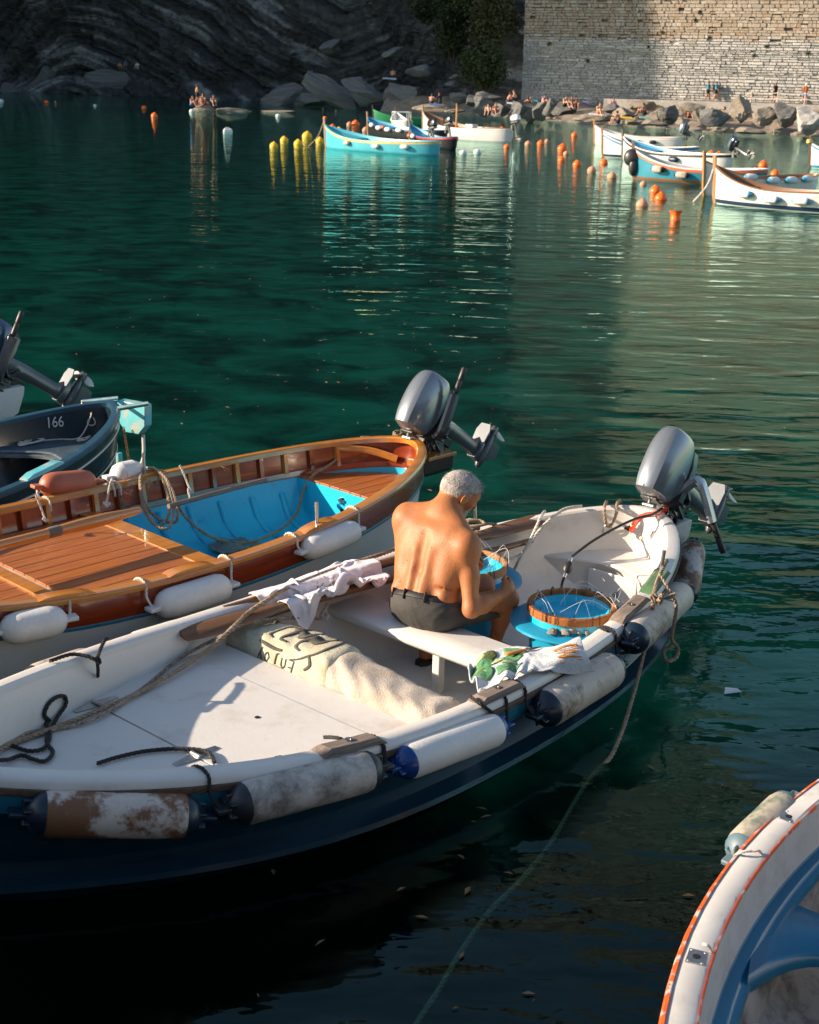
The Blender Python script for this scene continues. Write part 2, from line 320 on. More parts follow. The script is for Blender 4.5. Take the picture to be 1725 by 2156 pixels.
at_=N.new('ShaderNodeAttribute'); at_.attribute_name='rock_colour'; tc_=N.new('ShaderNodeTexCoord'); nz_=N.new('ShaderNodeTexNoise'); nz_.inputs['Scale'].default_value=1.3; nz_.inputs['Detail'].default_value=6; L.new(tc_.outputs['Object'],nz_.inputs[0])
rg_=N.new('ShaderNodeMapRange'); rg_.inputs[1].default_value=.3; rg_.inputs[2].default_value=.7; rg_.inputs[3].default_value=.55; rg_.inputs[4].default_value=1.35; L.new(nz_.outputs[0],rg_.inputs[0])
mm=N.new('ShaderNodeVectorMath'); mm.operation='SCALE'; L.new(at_.outputs['Color'],mm.inputs[0]); L.new(rg_.outputs[0],mm.inputs['Scale']); L.new(mm.outputs[0],b_.inputs['Base Color']); bp_=N.new('ShaderNodeBump'); bp_.inputs['Distance'].default_value=.15; L.new(nz_.outputs[0],bp_.inputs['Height']); L.new(bp_.outputs[0],b_.inputs['Normal'])
cl.data.materials.clear(); cl.data.materials.append(mc); cl['kind']='structure'
# the headland out of frame to the left that keeps the cliff in shade
hm=MB(); rings=[]
for z in np.linspace(-2,112,40):
    ye=124.8-1.4*float(np.clip((53-z)/8,0,1))+1.2*(vnoise(np.array([z/5,3.3,0]))-.5)
    sh=max(0,(z-92))*1.5
    rings.append([(-78,ye+sh*.5,z),(-80,ye+25,z),(-86+sh*.2,200,z),(-110,260,z),(-170+sh,270,z),(-180+sh,ye+30+sh,z),(-150,ye+4+sh,z)])
hm.loft(rings,True,False,True); hl=obj('hill',hm,M_CLIFF,smooth=False); hl['kind']='structure'
# ------------------------------------------------------------------ the great stone wall
WA=Vector((9.5,136.0,0)); WB=Vector((50,117.5,0)); wdir=(WB-WA).normalized(); wang=math.atan2(wdir.y,wdir.x); WM=T(*WA)@RZ(wang)
wall=thing('stone_wall','huge coursed stone wall of the fort rising above the rocky shore','wall',WM)
M_MORT=pm('mortar_pale',(.60,.585,.55),(.48,.465,.44),sc=2,ro=.95,bump=.03,bsc=9); M_MORTU=pm('mortar_brown',(.20,.165,.13),(.14,.115,.09),sc=1.2,ro=.95,bump=.03,bsc=9)
M_LO=[pm('lime_stone_%d'%i,c,d,sc=3,ro=.9,bump=.03,bsc=8,fine=.25) for i,(c,d) in enumerate([((.46,.445,.42),(.36,.345,.325)),((.39,.38,.36),(.30,.295,.28)),((.54,.52,.485),(.43,.41,.38)),((.34,.335,.32),(.25,.245,.235))])]
M_UP=[pm('brown_stone_%d'%i,c,d,sc=3,ro=.9,bump=.03,bsc=8,fine=.3) for i,(c,d) in enumerate([((.37,.31,.24),(.29,.235,.185)),((.33,.285,.23),(.245,.205,.165)),((.44,.39,.32),(.34,.295,.24)),((.34,.255,.18),(.26,.19,.135))])]
ZS=7.0
obj('lower_core',MB().box((22,3.2,2.4),(44,6,9.2)),M_MORT,wall,smooth=False); 
obj('upper_core',MB().box((22,3.23,20.5),(44,6,27)),M_MORTU,wall,smooth=False)
def stone_mesh(seed):
    r=random.Random(seed); m=MB(); ring=[]
    for y,k in((.5,1),(-.30,1.0),(-.5,.84)):
        ring.append([(x*k+(r.random()-.5)*.10,y,z*k+(r.random()-.5)*.14) for x,z in((-.5,-.5),(0,-.52),(.5,-.5),(.52,0),(.5,.5),(0,.5),(-.5,.5),(-.5,0))])
    m.loft(ring,True,False,True); return m
STM=[stone_mesh(i) for i in range(7)]; stones=[]; z=.9; r=random.Random(9)
while z<15.2:
    h=r.choice([.17,.20,.23,.26,.28]) if z<ZS else r.choice([.20,.24,.28,.32,.36]); a=-r.random()*.6
    while a<43:
        l=(.30+.66*r.random()**1.6)*(1.1 if z<ZS else 1); hh=h*(1 if r.random()<.9 else .7)
        if a+l>.0 and r.random()>.015: stones.append((max(a,0.0),z,l if a>0 else l+a,hh,r.randrange(7),r.uniform(-.07,.05),r.randrange(4) if r.random()<.7 else 0))
        a+=l
    z+=h
def vis(s): return 0<s[0]<30.5 and 1.8<s[1]<13
order=sorted(range(len(stones)),key=lambda i:-(stones[i][2]*stones[i][3] if vis(stones[i]) and stones[i][1]<15 else 0)); top=set(order[:296])
share={}; bulk={}
for i,(a,z_,l,h,k,p,c) in enumerate(stones):
    if l<.12: continue
    low=z_+r.uniform(-.35,.35)<ZS; mt=(M_LO if low else M_UP)[c]; gx,gz=(.035,.06) if low else (.022,.022); dep=.16
    S=T(a+l/2,.17-dep/2+p-.02,z_+h/2)@Matrix.Diagonal((max(l-gx,.08),dep+.10,max(h-gz,.06),1))
    if i in top:
        key=(k,mt.name)
        if key not in share: share[key]=STM[k].mesh('stone',False); share[key].materials.append(mt)
        o=bpy.data.objects.new('stone',share[key]); COL.objects.link(o); o.parent=wall; o.matrix_local=S
    else:
        b=bulk.setdefault(mt.name,(MB(),mt)); b[0].add([S@Vector(q) for q in STM[k].v],STM[k].f)
for b,mt in bulk.values(): o=obj('stonework',b,mt,wall,smooth=False); o['kind']='stuff'
M_HILL=pm('terraced_slope',(.06,.085,.035),(.10,.105,.05),sc=.15,ro=.95,bump=.5,bsc=.5,dirt=(.05,.06,.025),dsc=.3)
gx=np.linspace(-10,130,60); gy=np.linspace(6,90,40); GX,GY=np.meshgrid(gx,gy,indexing='ij')
o=obj('hillside',gridmesh(np.stack([GX,GY,30+(GY-6)*.62+7*fbm(np.stack([GX/14,GY/10,0*GX],-1),4,77)-4+(GX-40)*.05],-1)),M_HILL,mw=WM,smooth=False); o['kind']='structure'
# ------------------------------------------------------------------ shore: promenade, shelf, boulders
M_PROM=pm('promenade_concrete',(.34,.32,.29),(.26,.24,.215),sc=1.5,ro=.9,bump=.02,bsc=10,dirt=(.16,.145,.12))
pr=MB(); pr.box((27,-1.3,.9),(36,3.0,1.9)); o=obj('promenade',pr,M_PROM,mw=WM,smooth=False,bevel=.06); o['kind']='structure'
M_ROCKB=rock_mat('shore_rock_warm',(.15,.125,.10),(.26,.225,.18),(.36,.32,.27),dip=25,sc=1.2,bump=.06)
M_ROCKD=rock_mat('shore_rock_grey',(.075,.075,.075),(.14,.14,.135),(.24,.235,.22),dip=-20,sc=1.2,bump=.06)
M_ROCKC=rock_mat('cliff_foot_rock',(.10,.10,.10),(.17,.17,.165),(.27,.27,.26),dip=-20,sc=.9,bump=.1)
M_ROCKP=rock_mat('shore_rock_pale',(.30,.285,.265),(.42,.40,.375),(.5,.48,.46),dip=60,sc=1,bump=.06)
sx=np.linspace(-14,46,150); sy=np.linspace(-40,.6,80); SX,SY=np.meshgrid(sx,sy,indexing='ij')
wid=np.interp(sx,[-14,-4,0,8,14,25,46],[2,4,7,13,22,25,26])[:,None]
q=np.clip(-SY/wid,0,1.6); hgt=1.5*(1-q)**1+1.5*(np.round(5*fbm(np.stack([SX/2.2,SY/3,0*SX],-1),3,5))/5-.45)+.5*fbm(np.stack([SX/.9,SY/.9,0*SX],-1),2,6)-.2-np.clip(q-1,0,1)*5-.12
SV=np.stack([SX,SY,np.where(SY>-2.6,np.minimum(hgt,1.55),hgt)],-1); o=obj('rock_shelf',gridmesh(SV),M_ROCKB,mw=WM,smooth=False); o['kind']='structure'
def boulder(seed,sub=3,planes=20):
    b=bmesh.new(); bmesh.ops.create_icosphere(b,subdivisions=sub,radius=1); rr=random.Random(seed); pl=[]
    for _ in range(planes):
        d=Vector((rr.gauss(0,1),rr.gauss(0,1),rr.gauss(0,.8))).normalized(); pl.append((d,rr.uniform(.42,.78)))
    for v in b.verts:
        for d,k in pl:
            e=v.co.dot(d)-k
            if e>0: v.co-=d*e
        c=v.co; nn=fbm(np.array([c.x*2.5+seed,c.y*2.5,c.z*2.5]),3)-.5; v.co+=v.co.normalized()*nn*.34
    me=bpy.data.meshes.new('boulder'); b.to_mesh(me); b.free(); return me
BM=[boulder(i) for i in range(8)]
def bm_with(k,mt):
    me=BM[k].copy(); me.materials.append(mt); return me
BMM={(k,m.name):bm_with(k,m) for k in range(8) for m in(M_ROCKB,M_ROCKD,M_ROCKP,M_ROCKC)}
RD=random.Random(3)
GSB=iter(['grey boulder beside the pink clad bather under the wall','leaning grey boulder with a sharp top under the shaded wall','long grey boulder below the three seated bathers','grey boulder below the woman in pale pink','grey boulder between the two seated pairs of bathers','upright grey boulder at the waterline under the shaded wall','small grey boulder beside the two dark bathers'])
TRW=iter(['tan rock with a yellow towel at the waterline','small tan rock half awash below the yellow towel','long tan rock behind the bather with the green mat'])
def rock(u,v,wpx,hpx,y,mt,label,tilt=0,group='boulders along the rocky shore'):
    p=aty(u,v,y); k=y/2900; o=bpy.data.objects.new('boulder',BMM[(RD.randrange(8),mt.name)]); COL.objects.link(o)
    o.matrix_world=T(*p)@RY(R(tilt))@Matrix.Diagonal((wpx*k*.58,min(wpx*k*.5,1.7),hpx*k*.60,1))@RZ(RD.choice([0,.7,1.6,2.3,3.1,4.2]))
    tag(o,label,'rock',group); return o
Z3=lambda zx,zy:((1600+zx*.5217)/1.4493,zy*.5217/1.4493)
Z2=lambda zx,zy:((800+zx*.5217)/1.4493,zy*.5217/1.4493)
K=.36
for (x,y,w_,h_,d,mt,tl,lb) in [
 (40,650,150,100,116,M_ROCKD,0,next(GSB)),(150,640,110,120,114,M_ROCKD,20,next(GSB)),(245,640,190,80,113,M_ROCKD,0,next(GSB)),
 (390,692,270,52,105,M_ROCKB,0,'flat tan rock at the waterline carrying a white towel'),(590,665,200,60,106,M_ROCKB,5,next(TRW)),(640,716,130,40,101,M_ROCKB,0,next(TRW)),
 (830,660,190,110,105,M_ROCKD,-10,'cracked grey boulder with rough upright ribs'),(770,722,220,36,100,M_ROCKB,0,'low flat tan rock washed by the sea'),(925,722,110,60,99,M_ROCKB,0,'low flat tan rock washed by the sea'),(965,640,180,75,108,M_ROCKB,0,'tan rock carrying a reclining sunbather in red'),
 (1110,700,240,120,101,M_ROCKD,0,'big dark slab of rock with a sunlit top edge'),(1030,680,110,120,102,M_ROCKB,-38,'tan slab leaning against the big dark slab'),(1260,640,200,130,104,M_ROCKB,-32,'large tan slab tilted up towards the promenade'),(1420,680,200,120,103,M_ROCKB,-25,'broad tan boulder below the rope railing'),
 (1530,670,170,150,102,M_ROCKD,-30,'dark cleft boulder beside the pale grey one'),(1660,705,200,170,99,M_ROCKP,-20,'pale white grey boulder standing at the water'),(1330,768,250,44,95,M_ROCKB,0,'low brown reef rock awash in front of the boulders'),(1140,757,160,36,97,M_ROCKB,0,'low brown reef rock awash in front of the boulders'),(1480,772,90,30,94,M_ROCKB,0,'low brown reef rock awash in front of the boulders'),(1600,785,120,30,92,M_ROCKB,0,'low brown reef rock awash in front of the boulders'),(700,610,240,60,113,M_ROCKB,0,next(TRW)),(520,640,160,60,111,M_ROCKD,0,next(GSB))]:
    u,v=Z3(x,y); rock(u,v,w_*K,h_*K,d,mt,lb,tl)
for (x,y,w_,h_,d,mt,tl,lb) in [
 (990,632,380,44,124,M_ROCKB,0,'long flat tan rock with a blue towel at the waterline'),(1120,650,180,36,121,M_ROCKB,0,'long flat tan rock with a blue towel at the waterline'),(1290,620,180,110,119,M_ROCKD,15,'slate grey boulder where two bathers sit'),(1330,570,200,80,124,M_ROCKD,0,'slate grey boulder behind the two seated bathers'),(1510,640,170,100,116,M_ROCKD,0,next(GSB)),(1630,640,130,110,115,M_ROCKD,20,next(GSB)),(1400,640,150,80,118,M_ROCKD,0,next(GSB)),
 (1150,560,160,70,130,M_ROCKC,0,'broad grey boulder below the olive bush'),(1230,590,120,60,127,M_ROCKC,0,'grey boulder below the dark green bush'),(940,420,190,75,140,M_ROCKC,-8,'blocky grey ledge rock on the cliff foot'),(1160,455,190,55,138,M_ROCKC,5,'flat grey rock next to the olive bush'),(1110,490,120,40,137,M_ROCKC,0,'small flat rock under the rock beside the olive bush'),
 (830,545,380,170,142,M_ROCKC,0,'massive grey rock platform where a bather lies'),(600,545,330,190,145,M_ROCKC,15,'massive rounded rock beside the flat rock platform'),(430,560,380,150,148,M_ROCKC,25,'massive rounded rock streaked with grey folds'),(300,590,320,80,152,M_ROCKC,0,'low dark rock at the cliff foot'),(120,565,400,120,156,M_ROCKC,-10,'broad dark rock under the two bathers in the cliff shade'),(780,300,220,60,146,M_ROCKC,-15,'pale ledge jutting from the cliff face'),(400,275,180,90,160,M_ROCKC,-8,'square pale block set in the dark cliff face')]:
    u,v=Z2(x,y); rock(u,v,w_*K,h_*K,d,mt,lb,tl,'boulders at the foot of the cliff')
rock(20,192,60,30,190,M_ROCKD,'smooth grey rock at the cliff foot by the left headland',0); rock(95,165,50,80,199,M_ROCKC,'smooth slanting grey slab in the cliff arch',35); rock(250,172,130,48,190,M_ROCKC,'rounded pale grey outcrop where three bathers sit',0)
# foliage
M_LEAF=[pm('leaf_%d'%i,c,sc=1,ro=.6,spec=.3) for i,c in enumerate([(.030,.045,.014),(.045,.060,.018),(.060,.062,.020)])]
def foliage(c,rad,n,size,mt,seed):
    g=np.random.default_rng(seed); nb=26; bc=g.normal(size=(nb,3)); bc/=np.linalg.norm(bc,axis=1)[:,None]; bc*=g.uniform(.2,1,(nb,1))**.5*np.array(rad)*.85
    k=g.integers(0,nb,n); p=bc[k]+g.normal(size=(n,3))*np.array(rad)*.17; a=g.normal(size=(n,3)); a/=np.linalg.norm(a,axis=1)[:,None]; b=np.cross(a,g.normal(size=(n,3))); b/=np.linalg.norm(b,axis=1)[:,None]
    s=size*g.uniform(.6,1.4,(n,1)); p=p+np.array(c); Vv=np.stack([p-a*s,p+b*s*.5,p+a*s,p-b*s*.5],1).reshape(-1,3); me=bpy.data.meshes.new('foliage'); me.from_pydata(Vv.tolist(),[],np.arange(n*4).reshape(-1,4).tolist()); me.materials.append(mt); return me
def bush(u,v,y,rad,n,size,mt,label,seed,catg='bush'):
    p=aty(u,v,y); t=thing('bush',label,catg,T(p.x,p.y,p.z-rad[2]*.9))
    obj('foliage',foliage((0,0,rad[2]*.9),rad,n,size,mt,seed),mt,t)
    s=MB()
    for q in range(5): s.tube(cat([(0,0,-.2),(rnd.uniform(-.3,.3)*rad[0],rnd.uniform(-.2,.2)*rad[1],rad[2]*.6),(rnd.uniform(-.7,.7)*rad[0],rnd.uniform(-.5,.5)*rad[1],rad[2]*1.3)],5),[.09,.08,.07,.06,.06,.05,.05,.04,.04,.03,.02],6)
    obj('stem',s,flat('bush_stem',(.06,.045,.03),.9) if 'bush_stem' not in bpy.data.materials else bpy.data.materials['bush_stem'],t)
bush(1018,135,135.0,(2.3,1.5,2.3),5200,.16,M_LEAF[1],'rounded olive green bush beside the foot of the wall',1)
bush(955,60,142,(2.4,1.4,3.4),5200,.17,M_LEAF[0],'dark green creeper hanging down the cliff face',2,'creeper')
bush(1040,40,137,(2.2,1.2,3.0),5200,.16,M_LEAF[2],'brownish green shrub overhanging the wall corner',3,'shrub')
bush(905,10,147,(2.2,1.2,1.9),3000,.17,M_LEAF[0],'small dark green shrub on the cliff top ledge',4,'shrub')
bush(1000,-10,140,(2.2,1.2,2.2),3600,.17,M_LEAF[1],'dense green shrub above the hanging creeper',6,'shrub')
for i,(x,y) in enumerate([(1000,115),(1420,270),(1345,325),(1080,222),(730,275),(810,190),(1025,70),(1660,310),(150,255),(370,355)]):
    u,v=Z3(x,y); d=ray(u,v); k=WM.inverted(); o0=k@Vector((0,0,CH)); dd=k.to_3x3()@d; t_=(-.12-o0.y)/dd.y; p=WM@(o0+dd*t_)
    me=foliage((0,0,0),(.22,.1,.2),90,.06,M_LEAF[i%3],50+i); o=obj('wall_plant',me,None,mw=T(*p)); tag(o,'tiny tuft of weeds growing from a joint of the stone wall','plant','weeds growing in the stone wall')
# ------------------------------------------------------------------ boats
class Boat:
    flare=0
    def __init__(s,p,mw=None):
        s.cx,s.cy,s.th,s.L,s.W,s.tm,s.pb,s.qb,s.ps,s.qs,s.z0,s.zb,s.zs=p; s.M=mw if mw is not None else T(s.cx,s.cy,0)@RZ(s.th)
    def bt(s,x):
        t=min(1,max(0,x/s.L+.5)); return (max(0,(s.tm-t)/s.tm),max(0,(t-s.tm)/(1-s.tm)))
    def w(s,x):
        b,q=s.bt(x); return s.W*((1-min(1,b)**s.pb)**s.qb if b>0 else (1-min(1,q)**s.ps)**s.qs)
    def zr(s,x):
        b,q=s.bt(x); return s.z0+s.zb*b*b+s.zs*q*q
    def hw(s,x,o): 
        k=s.L/(s.L-2*o); return (s.W-o)/s.W*s.w(x*k) if abs(x*k)<s.L/2 else 0
    def xs(s,n=40): return [s.L/2*math.sin(PI*(i/n-.5)) if True else 0 for i in range(n+1)]
    def loop(s,o,zf,n=44,rake=0):
        near=[];far=[]; kx=(s.L-2*o)/s.L; ky=(s.W-o)/s.W
        for x in s.xs(n):
            z=zf(x) if callable(zf) else zf
            b_=s.bt(x)[0]; fl=0 if callable(zf) else s.flare*b_**2.5; w=max(s.w(x)*ky*(1-fl),.004); xx=x*kx*(1-rake)+fl*.55; near.append((xx,-w,z)); far.append((xx,w,z))
        return near+far[::-1]
    def band(s,prof,n=44):
        """prof: list of (inset, dz from rail) or (inset, dz, 'abs')"""
        return MB().loft([s.loop(p[0],(lambda x,p=p:s.zr(x)+p[1]) if len(p)==2 else p[1],n) for p in prof])
    def ring(s,prof,n=44): return s.band(list(prof)+[prof[0]],n)
    def deck(s,x0,x1,z,o,th=.02,nx=24,crown=0,edge=None):
        zf=z if callable(z) else (lambda x:z); m=MB(); top=[];bot=[]; ny=8
        for i in range(nx+1):
            x=x0+(x1-x0)*i/nx; h=max(s.hw(x,o),.003)
            top.append([(x+(edge(k/ny*2-1) if edge and i in(0,nx) and False else 0),h*(k/ny*2-1),zf(x)+crown*(1-(k/ny*2-1)**2)) for k in range(ny+1)])
        for r_ in top: bot.append([(a,b,c-th) for a,b,c in r_])
        m.loft([t+b[::-1] for t,b in zip(top,bot)],True,True,True); return m
def frame(B,x,l,z,rz=0): return B.M@T(x,l,z)@RZ(rz)
M_WHITE=pm('white_gelcoat',(.66,.63,.585),(.62,.59,.545),sc=1.5,ro=.36,bump=.0008,bsc=60,fine=.06,dirt=(.44,.375,.30),dsc=3.2,dth=(.54,.84),rov=.1)
M_WHITE2=pm('white_paint',(.64,.63,.61),(.58,.57,.55),sc=2,ro=.4,dirt=(.55,.53,.5),dsc=3,dth=(.55,.8))
M_NAVY=pm('navy_gelcoat',(.007,.036,.060),(.006,.028,.048),sc=3,ro=.22,dirt=(.03,.06,.08),dsc=5,dth=(.58,.8),coat=.3)
M_TEAL=pm('teal_paint',(.020,.17,.25),(.015,.13,.20),sc=4,ro=.35,dirt=(.03,.10,.13),dsc=6)
M_WOODW=pm('weathered_wood',(.26,.20,.155),(.15,.115,.09),sc=9,ro=.8,bump=.004,bsc=14,st=(.5,5,5),fine=.4)
M_RUB=pm('rub_strip_wood',(.12,.07,.045),(.05,.03,.02),sc=14,ro=.6,bump=.002,bsc=30,st=(1,3,3))
M_OAR=pm('oiled_oar_wood',(.23,.105,.038),(.115,.05,.018),sc=6,ro=.42,bump=.0012,bsc=26,st=(.35,4,4),coat=.12,fine=.35)
M_HONEY=pm('honey_varnish',(.58,.23,.035),(.42,.145,.02),sc=5,ro=.25,bump=.0006,bsc=30,st=(.4,4,4),coat=.9,fine=.2)
M_MAHOG=pm('mahogany_varnish',(.28,.042,.010),(.17,.024,.007),sc=4,ro=.22,bump=.0006,bsc=25,st=(.5,3,6),coat=.9,fine=.25,dirt=(.03,.008,.004),dsc=5,dth=(.6,.75))
M_TEAK=pm('teak_deck',(.44,.14,.026),(.29,.078,.015),sc=5,ro=.45,bump=.001,bsc=30,st=(.5,5,5),coat=.4,fine=.3,dirt=(.35,.15,.06),dsc=7,dth=(.55,.8))
M_CYAN=pm('bright_blue_paint',(.015,.46,.66),(.012,.40,.60),sc=3,ro=.38,dirt=(.015,.20,.33),dsc=6,dth=(.6,.8))
M_STEEL=pm('steel',(.55,.55,.54),(.4,.4,.4),sc=20,ro=.28,me=1)
M_ROPE=pm('tan_rope',(.36,.27,.18),(.24,.17,.11),sc=40,ro=.9,bump=.002,bsc=200)
M_ROPEW=pm('white_rope',(.62,.57,.50),(.5,.45,.38),sc=40,ro=.9,bump=.002,bsc=200)
M_ROPEK=pm('black_rope',(.018,.018,.017),(.03,.028,.026),sc=40,ro=.85,bump=.002,bsc=200)
M_BLACK=pm('black_plastic',(.014,.014,.015),(.02,.02,.02),sc=8,ro=.4)
# ---- boat A: the white and blue boat the man sits in
BA=Boat((-0.1835,6.4571,0.8417,5.17,0.8932,0.5017,2.5637,0.7981,2.1529,0.5739,0.4692,0.2868,0.1546))
BA.flare=.42
A=thing('fishing_boat','white fibreglass boat with dark blue hull carrying the seated shirtless man','boat',BA.M)
obj('hull',BA.band([(.012,-.15),(.03,-.17),(.045,-.26),(.055,.15,'abs'),(.03,.14,'abs'),(-.015,.125,'abs'),(-.02,.10,'abs'),(.0,.085,'abs'),(.07,.05,'abs'),(.2,-.10,'abs'),(.5,-.2,'abs'),(.88,-.28,'abs')]),M_NAVY,A)
BA.flare=0
obj('upper_strake',BA.band([(-.008,-.035),(-.012,-.06),(-.004,-.12),(.008,-.152),(.03,-.152)]),M_TEAL,A)
obj('rail_cap',BA.ring([(-.014,-.03),(-.012,-.008),(.0,.006),(.03,.012),(.075,.010),(.090,-.002),(.092,-.03)]),M_WHITE,A)
obj('rub_strip',BA.ring([(-.012,-.03),(-.024,-.032),(-.027,-.045),(-.024,-.058),(-.008,-.06)]),M_RUB,A)
zd=lambda x:.32+.10*max(0,(-1.2-x)/1.2)**2
rel=lambda o,d:BA.loop(o,lambda x:BA.zr(x)+d)
lin=[rel(.089,-.012),rel(.096,-.05),rel(.110,-.10),BA.loop(.117,lambda x:min(BA.zr(x)-.12,zd(x)-.02))]
BA.flare=.55; lin+=[BA.loop(o_,z_) for o_,z_ in((.17,.21),(.27,.08),(.35,.035),(.42,.03))]; BA.flare=0
obj('inner_liner',MB().loft(lin),M_WHITE,A)
obj('floor',BA.deck(-1.9,2.1,.032,.36,.02),M_WHITE,A)
zd=lambda x:.32+.10*max(0,(-1.2-x)/1.2)**2
obj('foredeck',BA.deck(-2.42,-1.235,zd,.118,.03),M_WHITE,A)
obj('hatch_panel',BA.deck(-1.225,-.535,.322,.118,.03),M_WHITE,A)
obj('deck_panel',BA.deck(-.525,-.31,.316,.118,.03),M_WHITE,A)
obj('bulkhead',MB().box((-.36,0,.17),(.03,1.42,.29)),M_WHITE,A,smooth=False,bevel=.01)
th=MB(); th.loft([[(x,l,z) for x,z in((.45,.285),(.45,.315),(.458,.325),(.60,.33),(.745,.325),(.752,.315),(.752,.285),(.73,.262),(.47,.262))] for l in(-.76,-.4,0,.4,.77)],True,True,True)
obj('thwart',th,M_WHITE,A,ang=50)
obj('thwart_post',MB().box((.52,-.02,.15),(.05,.05,.24)),M_WHITE,A,smooth=False,bevel=.006)
# stern seat with curved front edge
m=MB(); rows=[]
for i in range(15):
    u=i/14*2-1; xf=2.21-.16*(u*u)+.0; row=[]
    for k in range(9):
        x=xf+(2.50-xf)*k/8; h=BA.hw(xf,.115)*abs(u) if k==0 else None
        l=u*(BA.hw(x,.115)); row.append((x,l,.335+.02*(k/8)))
    rows.append(row)
m.loft(rows,False); o=obj('stern_seat',m,M_WHITE,A)
m=MB(); m.loft([[(2.21-.16*(i/14*2-1)**2-dx,(i/14*2-1)*BA.hw(2.21-.16*(i/14*2-1)**2,.115),z) for dx,z in((0,.337),(.012,.333),(.016,.322),(.0,.30),(-.02,.16),(-.03,.03))] for i in range(15)],False)
obj('stern_bulkhead',m,M_WHITE,A)
m=MB(); m.box((2.165,-.02,.19),(.012,.36,.20)); obj('locker_door',m,M_WHITE,A,smooth=False,bevel=.02)
def pad(x0,x1,side,mt,name='oarlock_block',wd=.085,ht=.03):
    m=MB(); rows=[]
    for i in range(9):
        x=x0+(x1-x0)*i/8; w=BA.w(x); e=math.sin(PI*i/8)**.4 if i in(0,8) else 1; z=BA.zr(x)
        rows.append([(x,side*(w-.0-a),z+b*(.35 if i in(0,8) else 1)) for a,b in((-.012,.012),(-.012,ht*.9),(.0,ht+.01),(wd-.02,ht+.008),(wd,ht*.8),(wd,.012))])
    m.loft(rows,True,True,True); return obj(name,m,mt,A,ang=30)
M_GREENW=pm('green_painted_wood',(.05,.13,.055),(.09,.16,.08),sc=8,ro=.7,dirt=(.22,.2,.14),dsc=9,bump=.002,bsc=40)
for x0,x1 in((-1.12,-.80),(-.20,.12),(1.05,1.42)): o=pad(x0,x1,-1,M_WOODW); obj('bolt',MB().lathe([(.018,0),(.018,.004),(.009,.004),(.009,-.004),(.0001,-.004)],14,T((x0+x1)/2,-(BA.w((x0+x1)/2)-.04),BA.zr((x0+x1)/2)+.041)),M_STEEL,o)
pad(1.46,1.80,-1,M_GREENW); pad(1.05,1.55,1,M_GREENW,wd=.11)
# hinges
for l in(.62,-.12):
    h=thing('hinge',None,None); h.parent=A
    h.name='hinge'; me=MB()
    for sg in(-1,1): me.add([(-1.23+sg*.008,l-.03,zd(-1.23)+.006),(-1.23+sg*.008,l+.03,zd(-1.23)+.006),(-1.23+sg*.12,l+.012,zd(-1.23)+.006),(-1.23+sg*.12,l-.012,zd(-1.23)+.006)],[(0,1,2,3)])
    bpy.data.objects.remove(h); h=obj('hinge',me,M_STEEL,A,smooth=False); solid(h,.004,0)
    obj('hinge_pin',MB().tube([(-1.23,l-.03,zd(-1.23)+.014),(-1.23,l+.03,zd(-1.23)+.014)],.009,8),M_STEEL,h)
# motor bracket on the stern
m=MB(); m.loft([[(2.50,-.12*k-.06,z),(2.50,.12*k-.06,z),(2.79+dx,.10*k-.06,z+.01),(2.79+dx,-.12*k-.06,z+.01)] for z,k,dx in((.24,.6,-.13),(.30,.85,-.05),(.46,1,.0),(.53,1,.01),(.535,.97,.0))],True,True,True)
obj('motor_bracket',m,M_WHITE,A,ang=30,bevel=.01)

obj('drain_hole',MB().lathe([(.0001,.0025),(.013,.0025),(.013,.0)],12,T(-.78,-.02,.3225)),M_BLACK,A)
# ------------------------------------------------------------------ fenders
def fmat(name,c,d,dth=(.5,.7),dsc=3): return pm(name,c,tuple(k*.9 for k in c),sc=5,ro=.5,dirt=d,dsc=dsc,dth=dth,bump=.001,bsc=60,fine=.12)
M_FW=fmat('fender_white',(.70,.68,.64),(.45,.42,.36),(.6,.85)); M_FR=fmat('fender_rusty',(.55,.48,.42),(.17,.075,.03),(.46,.54),4); M_FG=fmat('fender_grimy',(.50,.46,.41),(.13,.115,.10),(.42,.66),8)
M_FB=fmat('fender_stained',(.54,.455,.375),(.17,.11,.065),(.52,.66),5); M_FO=fmat('fender_orange',(.44,.12,.06),(.33,.08,.04)); M_FGR=fmat('fender_mossy',(.42,.37,.29),(.10,.15,.11),(.46,.6),6)
M_CAPN=pm('cap_navy',(.008,.02,.035),sc=5,ro=.3); M_CAPB=pm('cap_blue',(.006,.05,.22),sc=6,ro=.25,dirt=(.02,.10,.35),dsc=12); M_CAPK=pm('cap_black',(.02,.024,.03),sc=5,ro=.4); M_CAPL=pm('cap_grey_blue',(.10,.16,.19),sc=5,ro=.5)
